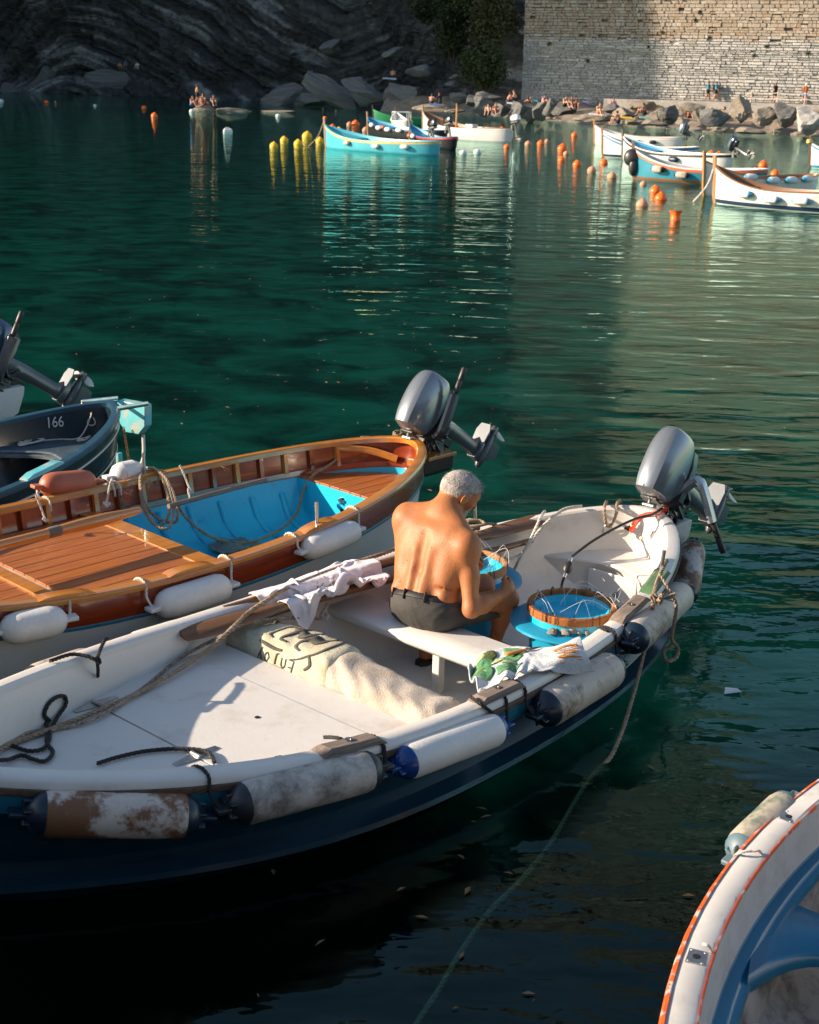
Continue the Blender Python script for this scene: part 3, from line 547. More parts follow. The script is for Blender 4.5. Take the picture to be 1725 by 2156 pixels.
def fender(p,q,r,mb_,mc,label,group=None,lug=True,lines=(),mrope=None):
    p=Vector(p); q=Vector(q); L=(q-p).length; z=(q-p).normalized(); x=Vector((0,0,1)); x=(x-z*x.dot(z)).normalized(); y=z.cross(x)
    Mx=Matrix(((x.x,y.x,z.x,(p.x+q.x)/2),(x.y,y.y,z.y,(p.y+q.y)/2),(x.z,y.z,z.z,(p.z+q.z)/2),(0,0,0,1)))
    t=thing('fender',label,'fender',Mx,group); h=L/2; c=r*.9 if lug else r*.75
    prof=[(r*.93,-h+c),(r*.985,-h+c+.02),(r,-h*.4),(r*.99,0),(r,h*.4),(r*.985,h-c-.02),(r*.93,h-c)]
    if not lug:
        e=[(r*.30,-h),(r*.62,-h+c*.28),(r*.85,-h+c*.62)]; prof=e+prof+[(a,-b) for a,b in e[::-1]]
    obj('body',MB().lathe(prof,22),mb_,t)
    for s in(-1,1):
        m=MB()
        if lug:
            m.lathe([(r*.94,s*(h-c-.004)),(r*.9,s*(h-c*.75)),(r*.72,s*(h-c*.45)),(r*.45,s*(h-c*.2)),(r*.22,s*(h-c*.05)),(.0001,s*h)],20)
            m.box((0,0,s*(h+.012)),(.022,r*.75,.07)); 
            for a in(0,1.05,2.1): m.box((0,0,s*(h-c*.35)),(r*1.25,.012,c*.7),m=RZ(a))
        else:
            m.box((0,0,s*(h+.02)),(.024,r*.8,.075))
        obj('end_cap' if lug else 'eye_lug',m,mc if lug else mb_,t,ang=30,bevel=.006)
    if lines:
        for ln in lines:
            inv=Mx.inverted(); obj('lanyard',MB().rope([inv@Vector(k) for k in cat(ln,6)],.008,n=4),mrope or M_ROPEK,t)
    return t
def hpt(B,u,v,off,side=-1):
    best=None; inv=B.M.inverted()
    for k in range(140):
        z=.02+k*.006; p=inv@at(u,v,z); e=abs(side*p.y-(B.w(p.x)+off))
        if best is None or e<best[0]: best=(e,p)
    return best[1]
def bfend(B,a,b,r,mb_,mc,label,lug=True,mrope=None,side=-1,group='fenders hung round the boats',ropes=True,dz=0):
    p=hpt(B,*a,r-.03,side); q=hpt(B,*b,r-.03,side); mz=(p.z+q.z)/2
    p.z=mz+(p.z-mz)*.8+dz; q.z=mz+(q.z-mz)*.8+dz
    ln=[]
    if ropes:
        for e,o_ in((p,q),(q,p)):
            d=(e-o_).normalized()*.04; x=e.x+d.x; zz=B.zr(x); w_=B.w(x); ww=side
            ln.append([B.M@Vector(k) for k in [(e.x+d.x*.5,e.y,e.z),(x,ww*(w_+.03),(e.z+zz)/2),(x+.01,ww*(w_+.012),zz+.0),(x+.012,ww*(w_-.04),zz+.022),(x+.012,ww*(w_-.095),zz+.0),(x+.012,ww*(w_-.105),zz-.06)]])
    return fender(B.M@p,B.M@q,r,mb_,mc,label,group,lug,ln,mrope)
bfend(BA,(45,1704),(430,1726),.090,M_FR,M_CAPN,'rust stained white fender with dark blue caps below the bow rail',ropes=False)
bfend(BA,(475,1700),(805,1616),.090,M_FG,M_CAPK,'grey grimy fender with black caps on the blue hull')
bfend(BA,(832,1612),(1062,1530),.080,M_FW,M_CAPB,'clean white fender with bright blue painted cap')
bfend(BA,(1130,1505),(1302,1398),.098,M_FB,M_CAPN,'beige fender with navy cap under the printed towel')
bfend(BA,(1325,1348),(1438,1252),.094,M_FB,M_CAPN,'beige fender with navy cap below the knotted stern rope',ropes=False)
fender(BA.M@Vector((2.28,-.47,.20)),BA.M@Vector((2.72,-.25,.42)),.085,M_FR,M_CAPN,'brown stained fender standing against the rounded stern','fenders hung round the boats')
for x,mt,lb in((-1.25,M_FB,'dirty beige fender squeezed between the two boats, tied with black cord'),(-.6,M_FW,'white fender squeezed between the white boat and the varnished boat')):
    p=BA.M@Vector((x-.22,BA.w(x)+.07,BA.zr(x)-.10)); q=BA.M@Vector((x+.22,BA.w(x+.2)+.07,BA.zr(x)-.12)); fender(p,q,.075,mt,M_CAPK,lb,'fenders hung round the boats',True)
# ------------------------------------------------------------------ outboard motors
def cowlmat(name,c): return pm(name,c,tuple(k*.9 for k in c),sc=3,ro=.24,me=.45,coat=.6,spec=.6,dirt=tuple(k*1.3 for k in c),dsc=9,dth=(.6,.9))
M_COWL=cowlmat('cowl_grey_metallic',(.19,.21,.23)); M_COWLK=pm('cowl_black',(.010,.010,.011),sc=4,ro=.22,coat=.5); M_COWLS=cowlmat('cowl_silver',(.42,.45,.48)); M_COWLB=cowlmat('cowl_blue_grey',(.045,.085,.13))
M_LEG=pm('motor_leg_grey',(.09,.095,.10),(.07,.075,.08),sc=5,ro=.3,me=.3,coat=.4); M_ALU=pm('bare_aluminium',(.5,.5,.5),(.38,.38,.38),sc=12,ro=.35,me=.9); M_PLATE=pm('motor_plate',(.20,.21,.22),(.16,.17,.18),sc=8,ro=.45,me=.3); M_PROP=pm('propeller_paint',(.5,.47,.43),(.4,.37,.34),sc=9,ro=.4); M_GRIP=pm('tiller_grip',(.022,.02,.019),(.03,.028,.026),sc=20,ro=.45)
def make_motor(label,mcowl,tiller,tilt=62,far=False,catg='outboard motor'):
    t=thing('outboard_motor',label,catg); Rt=RY(-R(tilt))
    def add(name,m,mt,par=None,ang=32,bevel=0): m.xf(Rt); return obj(name,m,mt,par or t,ang=ang,bevel=bevel)
    # cowl: lofted along x, faceted shoulders
    secs=[(-.13,.50,.36,.10),(-.10,.82,.74,.06),(-.02,.96,.92,.02),(.10,1.0,1.0,0),(.22,.96,1.0,0),(.32,.84,.92,.01),(.385,.66,.76,.03),(.41,.40,.52,.06)]
    half=[(.0,.345),(.05,.343),(.085,.325),(.125,.255),(.148,.16),(.152,.08),(.140,.0)]
    rings=[]
    for x,ky,kz,b in secs:
        pr_=[(y*ky,z*kz+b) for y,z in half]; rings.append([(x,y,.15+z) for y,z in pr_]+[(x,-y,.15+z) for y,z in pr_[::-1]])
    cw=add('cowl',MB().loft(rings,True,True,True),mcowl,ang=24); q=cw.modifiers.new('sub','SUBSURF'); q.levels=q.render_levels=2
    # crease the shoulder lines
    me=cw.data; cr=me.attributes.new('crease_edge','FLOAT','EDGE'); nr=len(rings[0]); cre=[]
    for e in me.edges:
        a,b=e.vertices; j,k=a%nr,b%nr; cre.append(1.0 if (j==k and j in(2,nr-3)) else .8 if (j!=k and a//nr==b//nr==1) else 0)
    cr.data.foreach_set('value',cre)
    add('cowl_pan',MB().loft([[(x*.96+.005,y,z) for x,y in((-.12,-.09),(-.06,-.135),(.2,-.14),(.34,-.1),(.39,0),(.34,.1),(.2,.14),(-.06,.135),(-.12,.09))] for z in(.10,.165)],True,True,True),M_LEG)
    if not far:
        e=add('emblem',MB().lathe([(.0001,.003),(.026,.003),(.030,.0),(.030,-.004)],20,T(.33,0,.455)@RY(R(28))),M_STEEL,cw)
        m=MB()
        for a in range(3): m.box((0,0,.0042),(.006,.044,.002),m=RZ(a*PI/3))
        m.lathe([(.021,.003),(.024,.0055),(.027,.003)],20); m.xf(T(.33,0,.455)@RY(R(28))); add('emblem_mark',m,M_BLACK,cw)
        m=MB(); m.box((-.137,0,.30),(.012,.13,.09)); add('starter_recess',m,M_BLACK,cw)
        m=MB().tube([(-.13,0,.31),(-.175,0,.30)],.010,8); m.tube([(-.178,-.045,.30),(-.178,.045,.30)],.013,8); add('pull_handle',m,M_ALU,cw)
        m=MB(); rg=random.Random(8)
        for k in range(16):
            x0=rg.uniform(-.14,.1); y0=rg.uniform(-.12,.12); m.tube(cat([(x0,y0,.12),(x0+rg.uniform(-.1,.04),y0+rg.uniform(-.05,.05),.05+rg.uniform(-.03,.03)),(x0+rg.uniform(-.06,.06),y0*.5,-.06)],5),rg.uniform(.006,.014),6)
        for k in range(10): m.box((rg.uniform(-.13,.1),rg.uniform(-.1,.1),rg.uniform(-.04,.09)),(rg.uniform(.03,.07),rg.uniform(.02,.06),rg.uniform(.03,.06)),rz=rg.random())
        add('linkage',m,M_BLACK)
        m=MB()
        for k in range(7): m.box((rg.uniform(-.13,.08),rg.uniform(-.1,.1),rg.uniform(-.03,.08)),(.05,.012,.018),rz=rg.random()*3)
        add('bracket_arms',m,M_ALU)
    add('leg',MB().loft([[(x0+a*dx,b*wy,z) for a,b in((-.5,-.35),(-.2,-.5),(.25,-.42),(.5,0),(.25,.42),(-.2,.5),(-.5,.35))] for x0,dx,wy,z in((.07,.20,.17,.12),(.09,.17,.14,.0),(.12,.13,.10,-.12),(.13,.12,.085,-.46),(.15,.20,.09,-.53),(.15,.22,.06,-.60))],True,True,True),M_LEG,ang=45)
    add('cavitation_plate',MB().loft([[(x,y,z) for x,y in((.05,-.04),(.12,-.065),(.31,-.075),(.37,-.05),(.37,.05),(.31,.075),(.12,.065),(.05,.04))] for z in(-.53,-.518)],True,True,True),M_PLATE)
    add('gearcase',MB().lathe([(.0001,-.06),(.022,-.045),(.040,0),(.046,.06),(.046,.17),(.038,.24),(.030,.265),(.0001,.268)],16,T(.06,0,-.655)@RY(PI/2)),M_LEG)
    add('skeg',MB().loft([[(.08,-.008,-.69),(.20,-.010,-.69),(.30,-.004,-.69),(.30,.004,-.69),(.20,.010,-.69),(.08,.008,-.69)],[(.17,-.004,-.83),(.24,-.005,-.83),(.29,-.003,-.82),(.29,.003,-.82),(.24,.005,-.83),(.17,.004,-.83)]],True,True,True),M_LEG)
    pp=add('propeller',MB().lathe([(.0001,-.03),(.034,-.028),(.036,.03),(.028,.055),(.0001,.06)],14,T(.35,0,-.655)@RY(PI/2)),M_LEG)
    for k in range(3):
        m=MB(); rows=[]
        for i in range(7):
            s_=i/6; rr=.03+.10*s_; wd=.055*math.sin(PI*min(1,.18+.82*s_))**.6+.004; a=R(50-22*s_)
            rows.append([(wd*math.cos(a)*q_*1.0,wd*math.sin(a)*q_+.02*s_,rr) for q_ in(-1,-.5,0,.5,1)])
        m.loft(rows,False); m.xf(T(.355,0,-.655)@RX(k*2*PI/3+.5)@RZ(R(90))); b=add('blade',m,M_PROP,pp); solid(b,.005,0)
    # swivel and clamp
    add('swivel_bracket',MB().box((.0,0,-.05),(.08,.09,.26)),M_BLACK,bevel=.01)
    m=MB()
    for s in(-1,1): m.box((-.05,s*.085,-.12),(.10,.022,.26)); m.tube([(-.14,s*.06,-.16),(-.04,s*.06,-.16)],.010,8)
    m.tube([(0,-.10,0),(0,.10,0)],.018,10); obj('clamp_bracket',m,M_LEG,t,ang=30,bevel=.004)
    if tiller:
        pts,arm=tiller; a=[Vector(k) for k in pts]
        ta=add('tiller_arm',MB().tube(cat(a[:-1],4),[.055]+[.046]*(4*(len(a)-2)),8,squash=(1,.7)),arm)
        g0,g1=a[-2],a[-1]; add('tiller_grip',MB().tube([g0.lerp(g1,k) for k in(0,.04,.06,.12,.14,.5,.53,.56,.95,1)],[.016,.016,.022,.023,.024,.023,.020,.023,.025,.020],12),M_GRIP,ta)
        add('stop_switch',MB().box(tuple(a[-2]+Vector((0,-.0,.03))),(.03,.03,.02)),M_BLACK,ta)
    return t
TD=([(.06,-.13,.10),(.04,-.26,.08),(-.02,-.33,.08),(-.20,-.40,.08),(-.44,-.50,.08)],M_COWL)
TU=([(-.06,-.15,.14),(-.02,-.20,.17),(.10,-.215,.20),(.30,-.215,.24),(.53,-.22,.28)],M_LEG)
MAM=BA.M@T(2.74,-.07,.665)@Matrix.Scale(.88,4)
def tpt(u,v,dy): return tuple(RY(R(54))@(MAM.inverted()@aty(u,v,MAM.translation.y+dy)))
TD=([tpt(1428,1040,-.12),tpt(1462,1014,-.16),tpt(1478,1020,-.20),tpt(1500,1098,-.22),tpt(1524,1164,-.24)],M_COWLS)
mA=make_motor('grey outboard motor with tiller hanging down on the white boat stern',M_COWL,TD,54); mA.matrix_world=BA.M@T(2.74,-.07,.665)@Matrix.Scale(.88,4)
mA['group']='tilted outboard motors'
# ------------------------------------------------------------------ boat B: varnished wooden boat
BB=Boat((-1.7926,7.8357,0.803,5.2056,0.8747,0.4864,2.3834,0.9541,2.2541,0.5811,0.5486,0.2876,0.1485))
B=thing('wooden_boat','varnished wooden boat with orange rail and bright blue cockpit','boat',BB.M)
obj('hull',BB.band([(.006,-.185),(.03,-.26),(.06,.18,'abs'),(.12,.03,'abs'),(.3,-.1,'abs'),(.6,-.18,'abs'),(.85,-.28,'abs')]),M_WHITE2,B)
obj('accent_line',BB.band([(.0,-.165),(-.002,-.17),(-.0,-.186),(.01,-.19)]),M_TEAL,B)
obj('sheer_strake',BB.band([(-.003,-.02),(-.007,-.06),(-.004,-.12),(.001,-.167)]),M_MAHOG,B)
obj('rail_cap',BB.ring([(-.020,-.022),(-.022,-.004),(-.012,.010),(.02,.016),(.055,.014),(.066,.004),(.066,-.026)]),M_HONEY,B)
obj('inner_planking',BB.band([(.030,-.024),(.038,-.09),(.055,-.175),(.075,-.22)]),M_MAHOG,B)
obj('stringer',BB.ring([(.05,-.165),(.078,-.165),(.082,-.20),(.06,-.205)]),M_MAHOG,B)
obj('cockpit_liner',BB.band([(.074,-.212),(.10,.30,'abs'),(.16,.19,'abs'),(.28,.11,'abs'),(.46,.085,'abs'),(.8,.08,'abs')]),M_CYAN,B)
BSEC=[(.30,.098),(.19,.155),(.125,.25),(.10,.36)]
for k in range(26):
    x=-2.25+k*.178
    for s in(-1,1):
        w0=BB.w(x); m=MB()
        if w0<.12: continue
        zt=BB.zr(x)-.022; zb=BB.zr(x)-.166; sk=(w0-.03)
        m.loft([[(x-.016,s*(a_-.0),z_),(x+.016,s*(a_-.0),z_),(x+.016,s*(a_-.034),z_),(x-.016,s*(a_-.034),z_)] for a_,z_ in((BB.hw(x,.034),zt),(BB.hw(x,.055),zb))],True,True,True); obj('rib',m,M_HONEY if k%2 else M_MAHOG,B,smooth=False)
for x in(.62,.86,1.10,1.34,1.58,1.80):
    for s in(-1,1):
        pts=[]
        for z_,o_ in((.325,.092),(.25,.13),(.19,.165),(.14,.235),(.11,.30),(.10,.40),(.098,.62),(.098,.86)): pts.append((x,s*max(BB.hw(x,o_)-.004,.0),z_))
        obj('blue_rib',MB().tube(cat(pts,4),.022,6,squash=(1,.75)),M_CYAN,B,ang=60)
obj('keelson',MB().box((1.18,0,.105),(1.5,.09,.03)),M_CYAN,B,smooth=False,bevel=.008)
m=MB(); row=[]
for z_,o_ in((.425,.078),(.30,.10),(.19,.16),(.11,.28),(.085,.46)): row.append((z_,BB.hw(1.93,o_)))
m.add([(1.93,-h_,z_) for z_,h_ in row]+[(1.93,h_,z_) for z_,h_ in row[::-1]],[tuple(range(10))]); o=obj('stern_bulkhead',m,M_CYAN,B,smooth=False); solid(o,.02,0)
m=MB(); m.add([(.40,-h_,z_) for z_,h_ in [(.37,BB.hw(.4,.09)),(.30,BB.hw(.4,.10)),(.19,BB.hw(.4,.16)),(.11,BB.hw(.4,.28)),(.085,BB.hw(.4,.46))]]+[(.40,h_,z_) for z_,h_ in [(.085,BB.hw(.4,.46)),(.11,BB.hw(.4,.28)),(.19,BB.hw(.4,.16)),(.30,BB.hw(.4,.10)),(.37,BB.hw(.4,.09))]],[tuple(range(10))]); o=obj('fore_bulkhead',m,M_CYAN,B,smooth=False); solid(o,.02,0)
obj('bulkhead_latch',MB().box((1.912,.02,.36),(.012,.06,.02)).box((1.908,.02,.36),(.02,.015,.05)),M_STEEL,B,smooth=False); obj('drain_hole',MB().lathe([(.0001,.004),(.016,.004),(.016,0)],12,T(1.917,.02,.29)@RY(-PI/2)),M_BLACK,B,smooth=False)
def planks(x0,x1,z,wd,o,par,name,mt,lmax=.8,gap=.006,th=.022):
    n=int(lmax/wd)
    for k in range(-n,n+1):
        lo=(k-.5)*wd+gap/2; hi=(k+.5)*wd-gap/2; xa,xb=x0,x1; far=max(abs(lo),abs(hi)); ok=[x for x in np.linspace(x0,x1,60) if BB.hw(x,o)>min(abs(lo),abs(hi))+.02]
        if len(ok)<4: continue
        rows=[]
        for x in np.linspace(ok[0],ok[-1],8):
            h_=BB.hw(x,o); a_=max(lo,-h_); b_=min(hi,h_); 
            if b_-a_<.01: a_,b_=(a_,a_+.01) if abs(a_)<abs(b_) else (b_-.01,b_)
            rows.append([(x,a_,z-th),(x,b_,z-th),(x,b_,z),(x,a_,z)])
        obj(name,MB().loft(rows,True,True,True),mt,par,smooth=False,bevel=.002)
planks(-.555,.305,.405,.118,.062,B,'deck_plank',M_TEAK)
planks(-1.75,-.665,.385,.118,.062,B,'deck_plank',M_TEAK)
obj('deck_trim',BB.deck(.30,.425,.412,.062,.03,6),M_HONEY,B,smooth=False); obj('deck_trim',BB.deck(-.665,-.585,.398,.062,.03,6),M_HONEY,B,smooth=False)
obj('deck_beam',BB.deck(-.585,-.55,.392,.062,.05,6),pm('worn_plank_end',(.55,.42,.30),(.4,.28,.18),sc=12,ro=.7),B,smooth=False)
planks(1.925,2.52,.44,.105,.06,B,'stern_plank',M_TEAK)
for s in(-1,1): obj('stern_knee',MB().tube(cat([(2.20,s*BB.hw(2.2,.05),.62),(2.38,s*BB.hw(2.38,.06)*.9,.60),(2.50,s*.06,.55)],5),.022,8,squash=(1.3,.8)),M_HONEY,B)
for x0,x1,s in((.80,1.12,-1),(.66,.98,1),(-.22,.10,-1),(-.98,-.66,-1)):
    m=MB(); rows=[]
    for i in range(9):
        x=x0+(x1-x0)*i/8; w_=BB.w(x); z_=BB.zr(x)+.012; k=math.sin(PI*i/8)**.5
        rows.append([(x,s*(w_+.02),z_),(x,s*(w_+.02),z_+.022*k),(x,s*(w_-.06),z_+.022*k),(x,s*(w_-.06),z_)])
    obj('oarlock_pad',MB().loft(rows,True,True,True),M_HONEY,B)
for x,s in((.95,-1),(.82,1)): obj('thole_pin',MB().tube([(x,s*(BB.w(x)-.02),BB.zr(x)),(x-.005,s*(BB.w(x)-.02),BB.zr(x)+.17)],.012,10),M_STEEL,B)
m=MB(); m.loft([[(2.58,-.16*k,z_),(2.58,.16*k,z_),(2.90,.15*k,z_),(2.90,-.15*k,z_)] for z_,k in((.42,.6),(.46,.85),(.56,.9))],True,True,True); br=obj('motor_bracket',m,pm('dark_varnish',(.035,.014,.007),(.06,.025,.012),sc=5,ro=.25,coat=.5),B,ang=30,bevel=.008)
obj('bracket_board',MB().box((2.74,0,.575),(.30,.34,.028)),M_HONEY,br,smooth=False,bevel=.005)
mB=make_motor('grey outboard motor with tiller folded up behind the varnished wooden boat',M_COWL,TU,54); mB.matrix_world=BB.M@T(2.84,0,.69)@Matrix.Scale(.88,4); mB['group']='tilted outboard motors'
bfend(BB,(0,1330),(140,1302),.085,M_FW,M_FW,'smooth white fender on the varnished boat beside the cracked rail block',False,M_ROPEW)
bfend(BB,(330,1280),(482,1232),.088,M_FW,M_FW,'smooth white fender with frayed rope under the plank deck',False,M_ROPEW)
bfend(BB,(640,1160),(752,1115),.078,M_FW,M_FW,'smooth white fender hanging by the rowlock pin of the varnished boat',False,M_ROPEW)
bfend(BB,(85,1022),(200,1015),.085,M_FO,M_FO,'orange fender hung behind the far varnished rail',False,M_ROPEW,side=1)
bfend(BB,(235,1003),(300,990),.085,M_FW,M_FW,'white fender hung behind the far rail beside the coiled rope',False,M_ROPEW,side=1)
# ------------------------------------------------------------------ boat C: dark boat 166
BC=Boat((-3.5124,8.8575,1.0423,4.4219,0.7632,0.4807,2.2091,0.9998,2.0428,0.6659,0.5008,0.2494,0.1667))
M_DARK=pm('dark_blue_paint',(.006,.016,.026),(.010,.024,.038),sc=4,ro=.25,coat=.3,dirt=(.02,.035,.045),dsc=6); M_DRAIL=pm('blue_rail_paint',(.012,.05,.085),(.02,.07,.11),sc=6,ro=.3,dirt=(.12,.16,.18),dsc=12,dth=(.62,.8)); M_DDECK=pm('worn_blue_deck',(.035,.06,.08),(.055,.085,.105),sc=8,ro=.45,dirt=(.2,.23,.24),dsc=25,dth=(.62,.75))
M_AQUA=pm('chipped_aqua_paint',(.12,.50,.55),(.10,.42,.47),sc=6,ro=.5,dirt=(.40,.40,.34),dsc=9,dth=(.5,.62))
C=thing('dark_boat','dark blue boat numbered 166 with an aqua bracket on its stern','boat',BC.M)
obj('hull',BC.band([(.0,-.03),(.006,-.12),(.03,-.25),(.07,.15,'abs'),(.14,.02,'abs'),(.35,-.12,'abs'),(.72,-.25,'abs')]),M_DARK,C)
for d in(-.105,-.30): obj('pinstripe',BC.band([(.0,d),(-.006,d-.003),(-.006,d-.013),(.0,d-.016)] if d>-.2 else [(.028,d),(.024,d-.003),(.026,d-.013),(.034,d-.016)]),M_WHITE2,C)
obj('rail_cap',BC.ring([(-.018,-.03),(-.018,-.005),(-.005,.008),(.05,.010),(.07,.0),(.072,-.03)]),M_DRAIL,C)
obj('inner_liner',BC.band([(.07,-.01),(.08,-.12),(.12,.22,'abs'),(.25,.07,'abs'),(.5,.05,'abs'),(.7,.05,'abs')]),M_DARK,C)
m=MB(); rows=[]
for i in range(13):
    u=i/12*2-1; xf=1.52-.30*abs(u)**1.6; rows.append([(xf+(2.10-xf)*k/6,u*BC.hw(xf+(2.10-xf)*k/6,.08),.395) for k in range(7)])
m.loft(rows,False); sd_=obj('stern_deck',m,M_DDECK,C)
m=MB(); m.loft([[(1.52-.30*abs(i/12*2-1)**1.6-a_,(i/12*2-1)*BC.hw(1.52-.30*abs(i/12*2-1)**1.6,.08),z_) for a_,z_ in((0,.397),(.02,.398),(.03,.39),(.02,.375),(.05,.37),(.05,.35),(.01,.34))] for i in range(13)],False); obj('deck_edge',m,pm('worn_edge',(.14,.16,.17),(.06,.09,.11),sc=20,ro=.5),C)
def text_mesh(txt,size,ext=.002):
    c=bpy.data.curves.new('txt','FONT'); c.body=txt; c.size=size; c.extrude=ext; c.align_x='CENTER'; c.align_y='CENTER'; o=bpy.data.objects.new('txt',c); COL.objects.link(o); dg=bpy.context.evaluated_depsgraph_get(); me=bpy.data.meshes.new_from_object(o.evaluated_get(dg)); bpy.data.objects.remove(o); return me
p=BC.M.inverted()@at(38,890,.47); xx=p.x; ang=math.atan2(BC.hw(xx+.1,.076)-BC.hw(xx-.1,.076),.2)
me=text_mesh('166',.105); me.materials.append(M_WHITE2); o=bpy.data.objects.new('number',me); COL.objects.link(o); o.parent=C; o.matrix_local=T(xx,BC.hw(xx,.088)-.006,BC.zr(xx)-.085)@RZ(ang)@RX(PI/2-.06)@Matrix.Diagonal((.92,1.15,1,1))
bk=thing('x',None,None); bpy.data.objects.remove(bk)
m=MB(); m.loft([[(x,y*k,z_) for x,y in((0,-.15),(0,.15),(.085,.15),(.085,-.15))] for z_,k in((.36,.45),(.44,.95),(.60,1),(.62,.95))],True,True,True); m.xf(T(2.42,.0,.0)); bb=obj('stern_bracket',m,M_AQUA,C,ang=30,bevel=.008)
for y in(-.17,.17): obj('strap',MB().tube([(2.05,y*1.1,BC.zr(2.05)+.02),(2.44,y*.95,.63)],.014,6,squash=(1.4,.4)),M_STEEL,bb)
obj('stay',MB().tube(cat([(2.50,-.05,.34),(2.48,-.05,.12),(2.34,-.04,.06)],5),.014,8),M_WHITE2,bb)
m=MB()
for k in range(16):
    z_=.40-k*.024; a=Vector((2.38,.05-.004*k,z_)); m.tube([a+Vector((.010*math.cos(q),0,.018*math.sin(q))) if k%2 else a+Vector((0,.010*math.cos(q),.018*math.sin(q))) for q in np.linspace(0,2*PI,9)],.0035,5,False)
obj('chain',m,pm('rusty_chain',(.25,.14,.06),(.12,.06,.03),sc=30,ro=.6,me=.6),bb)
obj('rudder_fitting',MB().box((2.235,-.02,.14),(.05,.03,.20)).tube([(2.26,-.02,.05),(2.32,-.02,.05)],.012,8),M_AQUA,C,smooth=False,bevel=.004)
for x in(.55,): 
    m=MB(); rows=[]
    for i in range(7):
        x_=x+i*.07; w_=BC.w(x_); z_=BC.zr(x_)+.008; k=1 if 0<i<6 else .3; rows.append([(x_,-(w_+.015),z_),(x_,-(w_+.01),z_+.03*k),(x_,-(w_-.06),z_+.03*k),(x_,-(w_-.07),z_)])
    obj('oarlock_pad',MB().loft(rows,True,True,True),M_AQUA,C,ang=30)
# cord heaps on the dark boat
def heap(c,n,rad,seed,flatz=.012):
    g=random.Random(seed); pts=[]
    for k in range(n):
        a=k*1.1+g.random()*1.2; r_=rad*g.uniform(.35,1); pts.append(Vector(c)+Vector((r_*math.cos(a)*1.4,r_*math.sin(a)*.7,g.random()*flatz+.006)))
    return cat(pts,7)
m=MB(); m.tube(heap((1.62,.33,.398),22,.10,3),.0055,5); m.tube(cat([(1.72,.30,.402),(1.83,.22,.402),(1.90,.12,.404),(1.96,.10,.44),(2.03,.10,.52),(2.06,.09,.60)],8),.0055,5); m.tube(heap((1.93,.06,.398),10,.07,4),.0055,5); m.tube(cat([(2.05+.03*math.cos(q),.09+.02*math.sin(q*2),.54+.05*math.sin(q)) for q in np.linspace(0,9,14)],4),.006,5)
tag(obj('cord',m,M_ROPEW,mw=BC.M),'thin pale cord heaped on the stern deck of the dark boat','cord')
# boat D: only its motor bracket and motor reach the picture
pD=at(28,838,.42); thD=R(42)
BD=Boat((pD.x-2.62*math.cos(thD),pD.y-2.62*math.sin(thD),thD,4.8,.8,.5,2.3,.95,2.2,.6,.5,.28,.15))
D=thing('white_boat','white boat off to the side, showing only its white motor bracket','boat',BD.M)
obj('hull',BD.band([(0,-.02),(.01,-.15),(.05,.15,'abs'),(.14,.02,'abs'),(.35,-.12,'abs'),(.76,-.25,'abs')]),M_WHITE2,D)
obj('rail_cap',BD.ring([(-.018,-.03),(-.018,-.0),(.05,.010),(.07,.0),(.072,-.03)]),M_WHITE2,D)
obj('inner_liner',BD.band([(.07,-.01),(.12,.22,'abs'),(.25,.07,'abs'),(.5,.05,'abs'),(.74,.05,'abs')]),M_WHITE2,D)
m=MB(); m.loft([[(2.40,-.14*k,z_),(2.40,.14*k,z_),(2.66+dx,.13*k,z_+.01),(2.66+dx,-.13*k,z_+.01)] for z_,k,dx in((.24,.6,-.13),(.30,.85,-.05),(.46,1,.0),(.53,1,.01),(.535,.97,.0))],True,True,True); obj('motor_bracket',m,M_WHITE2,D,ang=30,bevel=.01)
mD=make_motor('dark outboard motor with tiller folded up, cut off by the picture edge',M_COWLB,TU,54); mD.matrix_world=BD.M@T(2.56,0,.62); mD['group']='tilted outboard motors'
# ------------------------------------------------------------------ boat E: lower right
BE=Boat((1.5639,3.1421,1.2819,4.2271,0.8286,0.5448,2.1949,0.9008,2.1351,0.858,0.4988,0.2498,0.1936))
M_EW=pm('old_white_paint',(.52,.51,.49),(.46,.45,.43),sc=4,ro=.5,dirt=(.34,.33,.31),dsc=5,dth=(.5,.75)); M_ORG=pm('chipped_orange_edge',(.75,.12,.015),(.55,.08,.012),sc=25,ro=.5,dirt=(.5,.46,.42),dsc=14,dth=(.53,.60)); M_BLUE=pm('worn_blue_seat',(.008,.15,.27),(.006,.12,.22),sc=5,ro=.3,dirt=(.02,.22,.36),dsc=8,dth=(.6,.8),coat=.2)
E=thing('open_boat','old white boat with orange edged rail and blue seat','boat',BE.M)
obj('hull',BE.band([(.0,-.03),(.01,-.15),(.06,.15,'abs'),(.15,.02,'abs'),(.35,-.12,'abs'),(.78,-.25,'abs')]),M_EW,E)
obj('rail_cap',BE.ring([(-.012,-.03),(-.010,.0),(.0,.008),(.085,.012),(.098,.004),(.10,-.03)]),M_EW,E)
obj('rail_edge',BE.ring([(-.0155,-.026),(-.0155,-.002),(-.009,.0115),(.001,.0135),(.004,.010),(-.008,-.026)]),M_ORG,E); obj('rail_edge',BE.ring([(.0965,.0110),(.1000,.0100),(.1020,.0),(.1020,-.006),(.0985,-.006)]),M_ORG,E)
obj('inner_wall',BE.band([(.098,-.01),(.108,-.09),(.125,-.175)]),M_EW,E)
obj('blue_shelf',BE.band([(.124,-.17),(.128,-.18),(.145,-.182),(.165,-.186),(.172,-.197),(.178,-.20),(.195,-.203),(.202,-.22),(.195,-.25)]),M_BLUE,E)
M_EGREY=pm('dirty_bilge',(.33,.32,.30),(.25,.24,.22),sc=4,ro=.6,dirt=(.06,.055,.045),dsc=4,dth=(.45,.62))
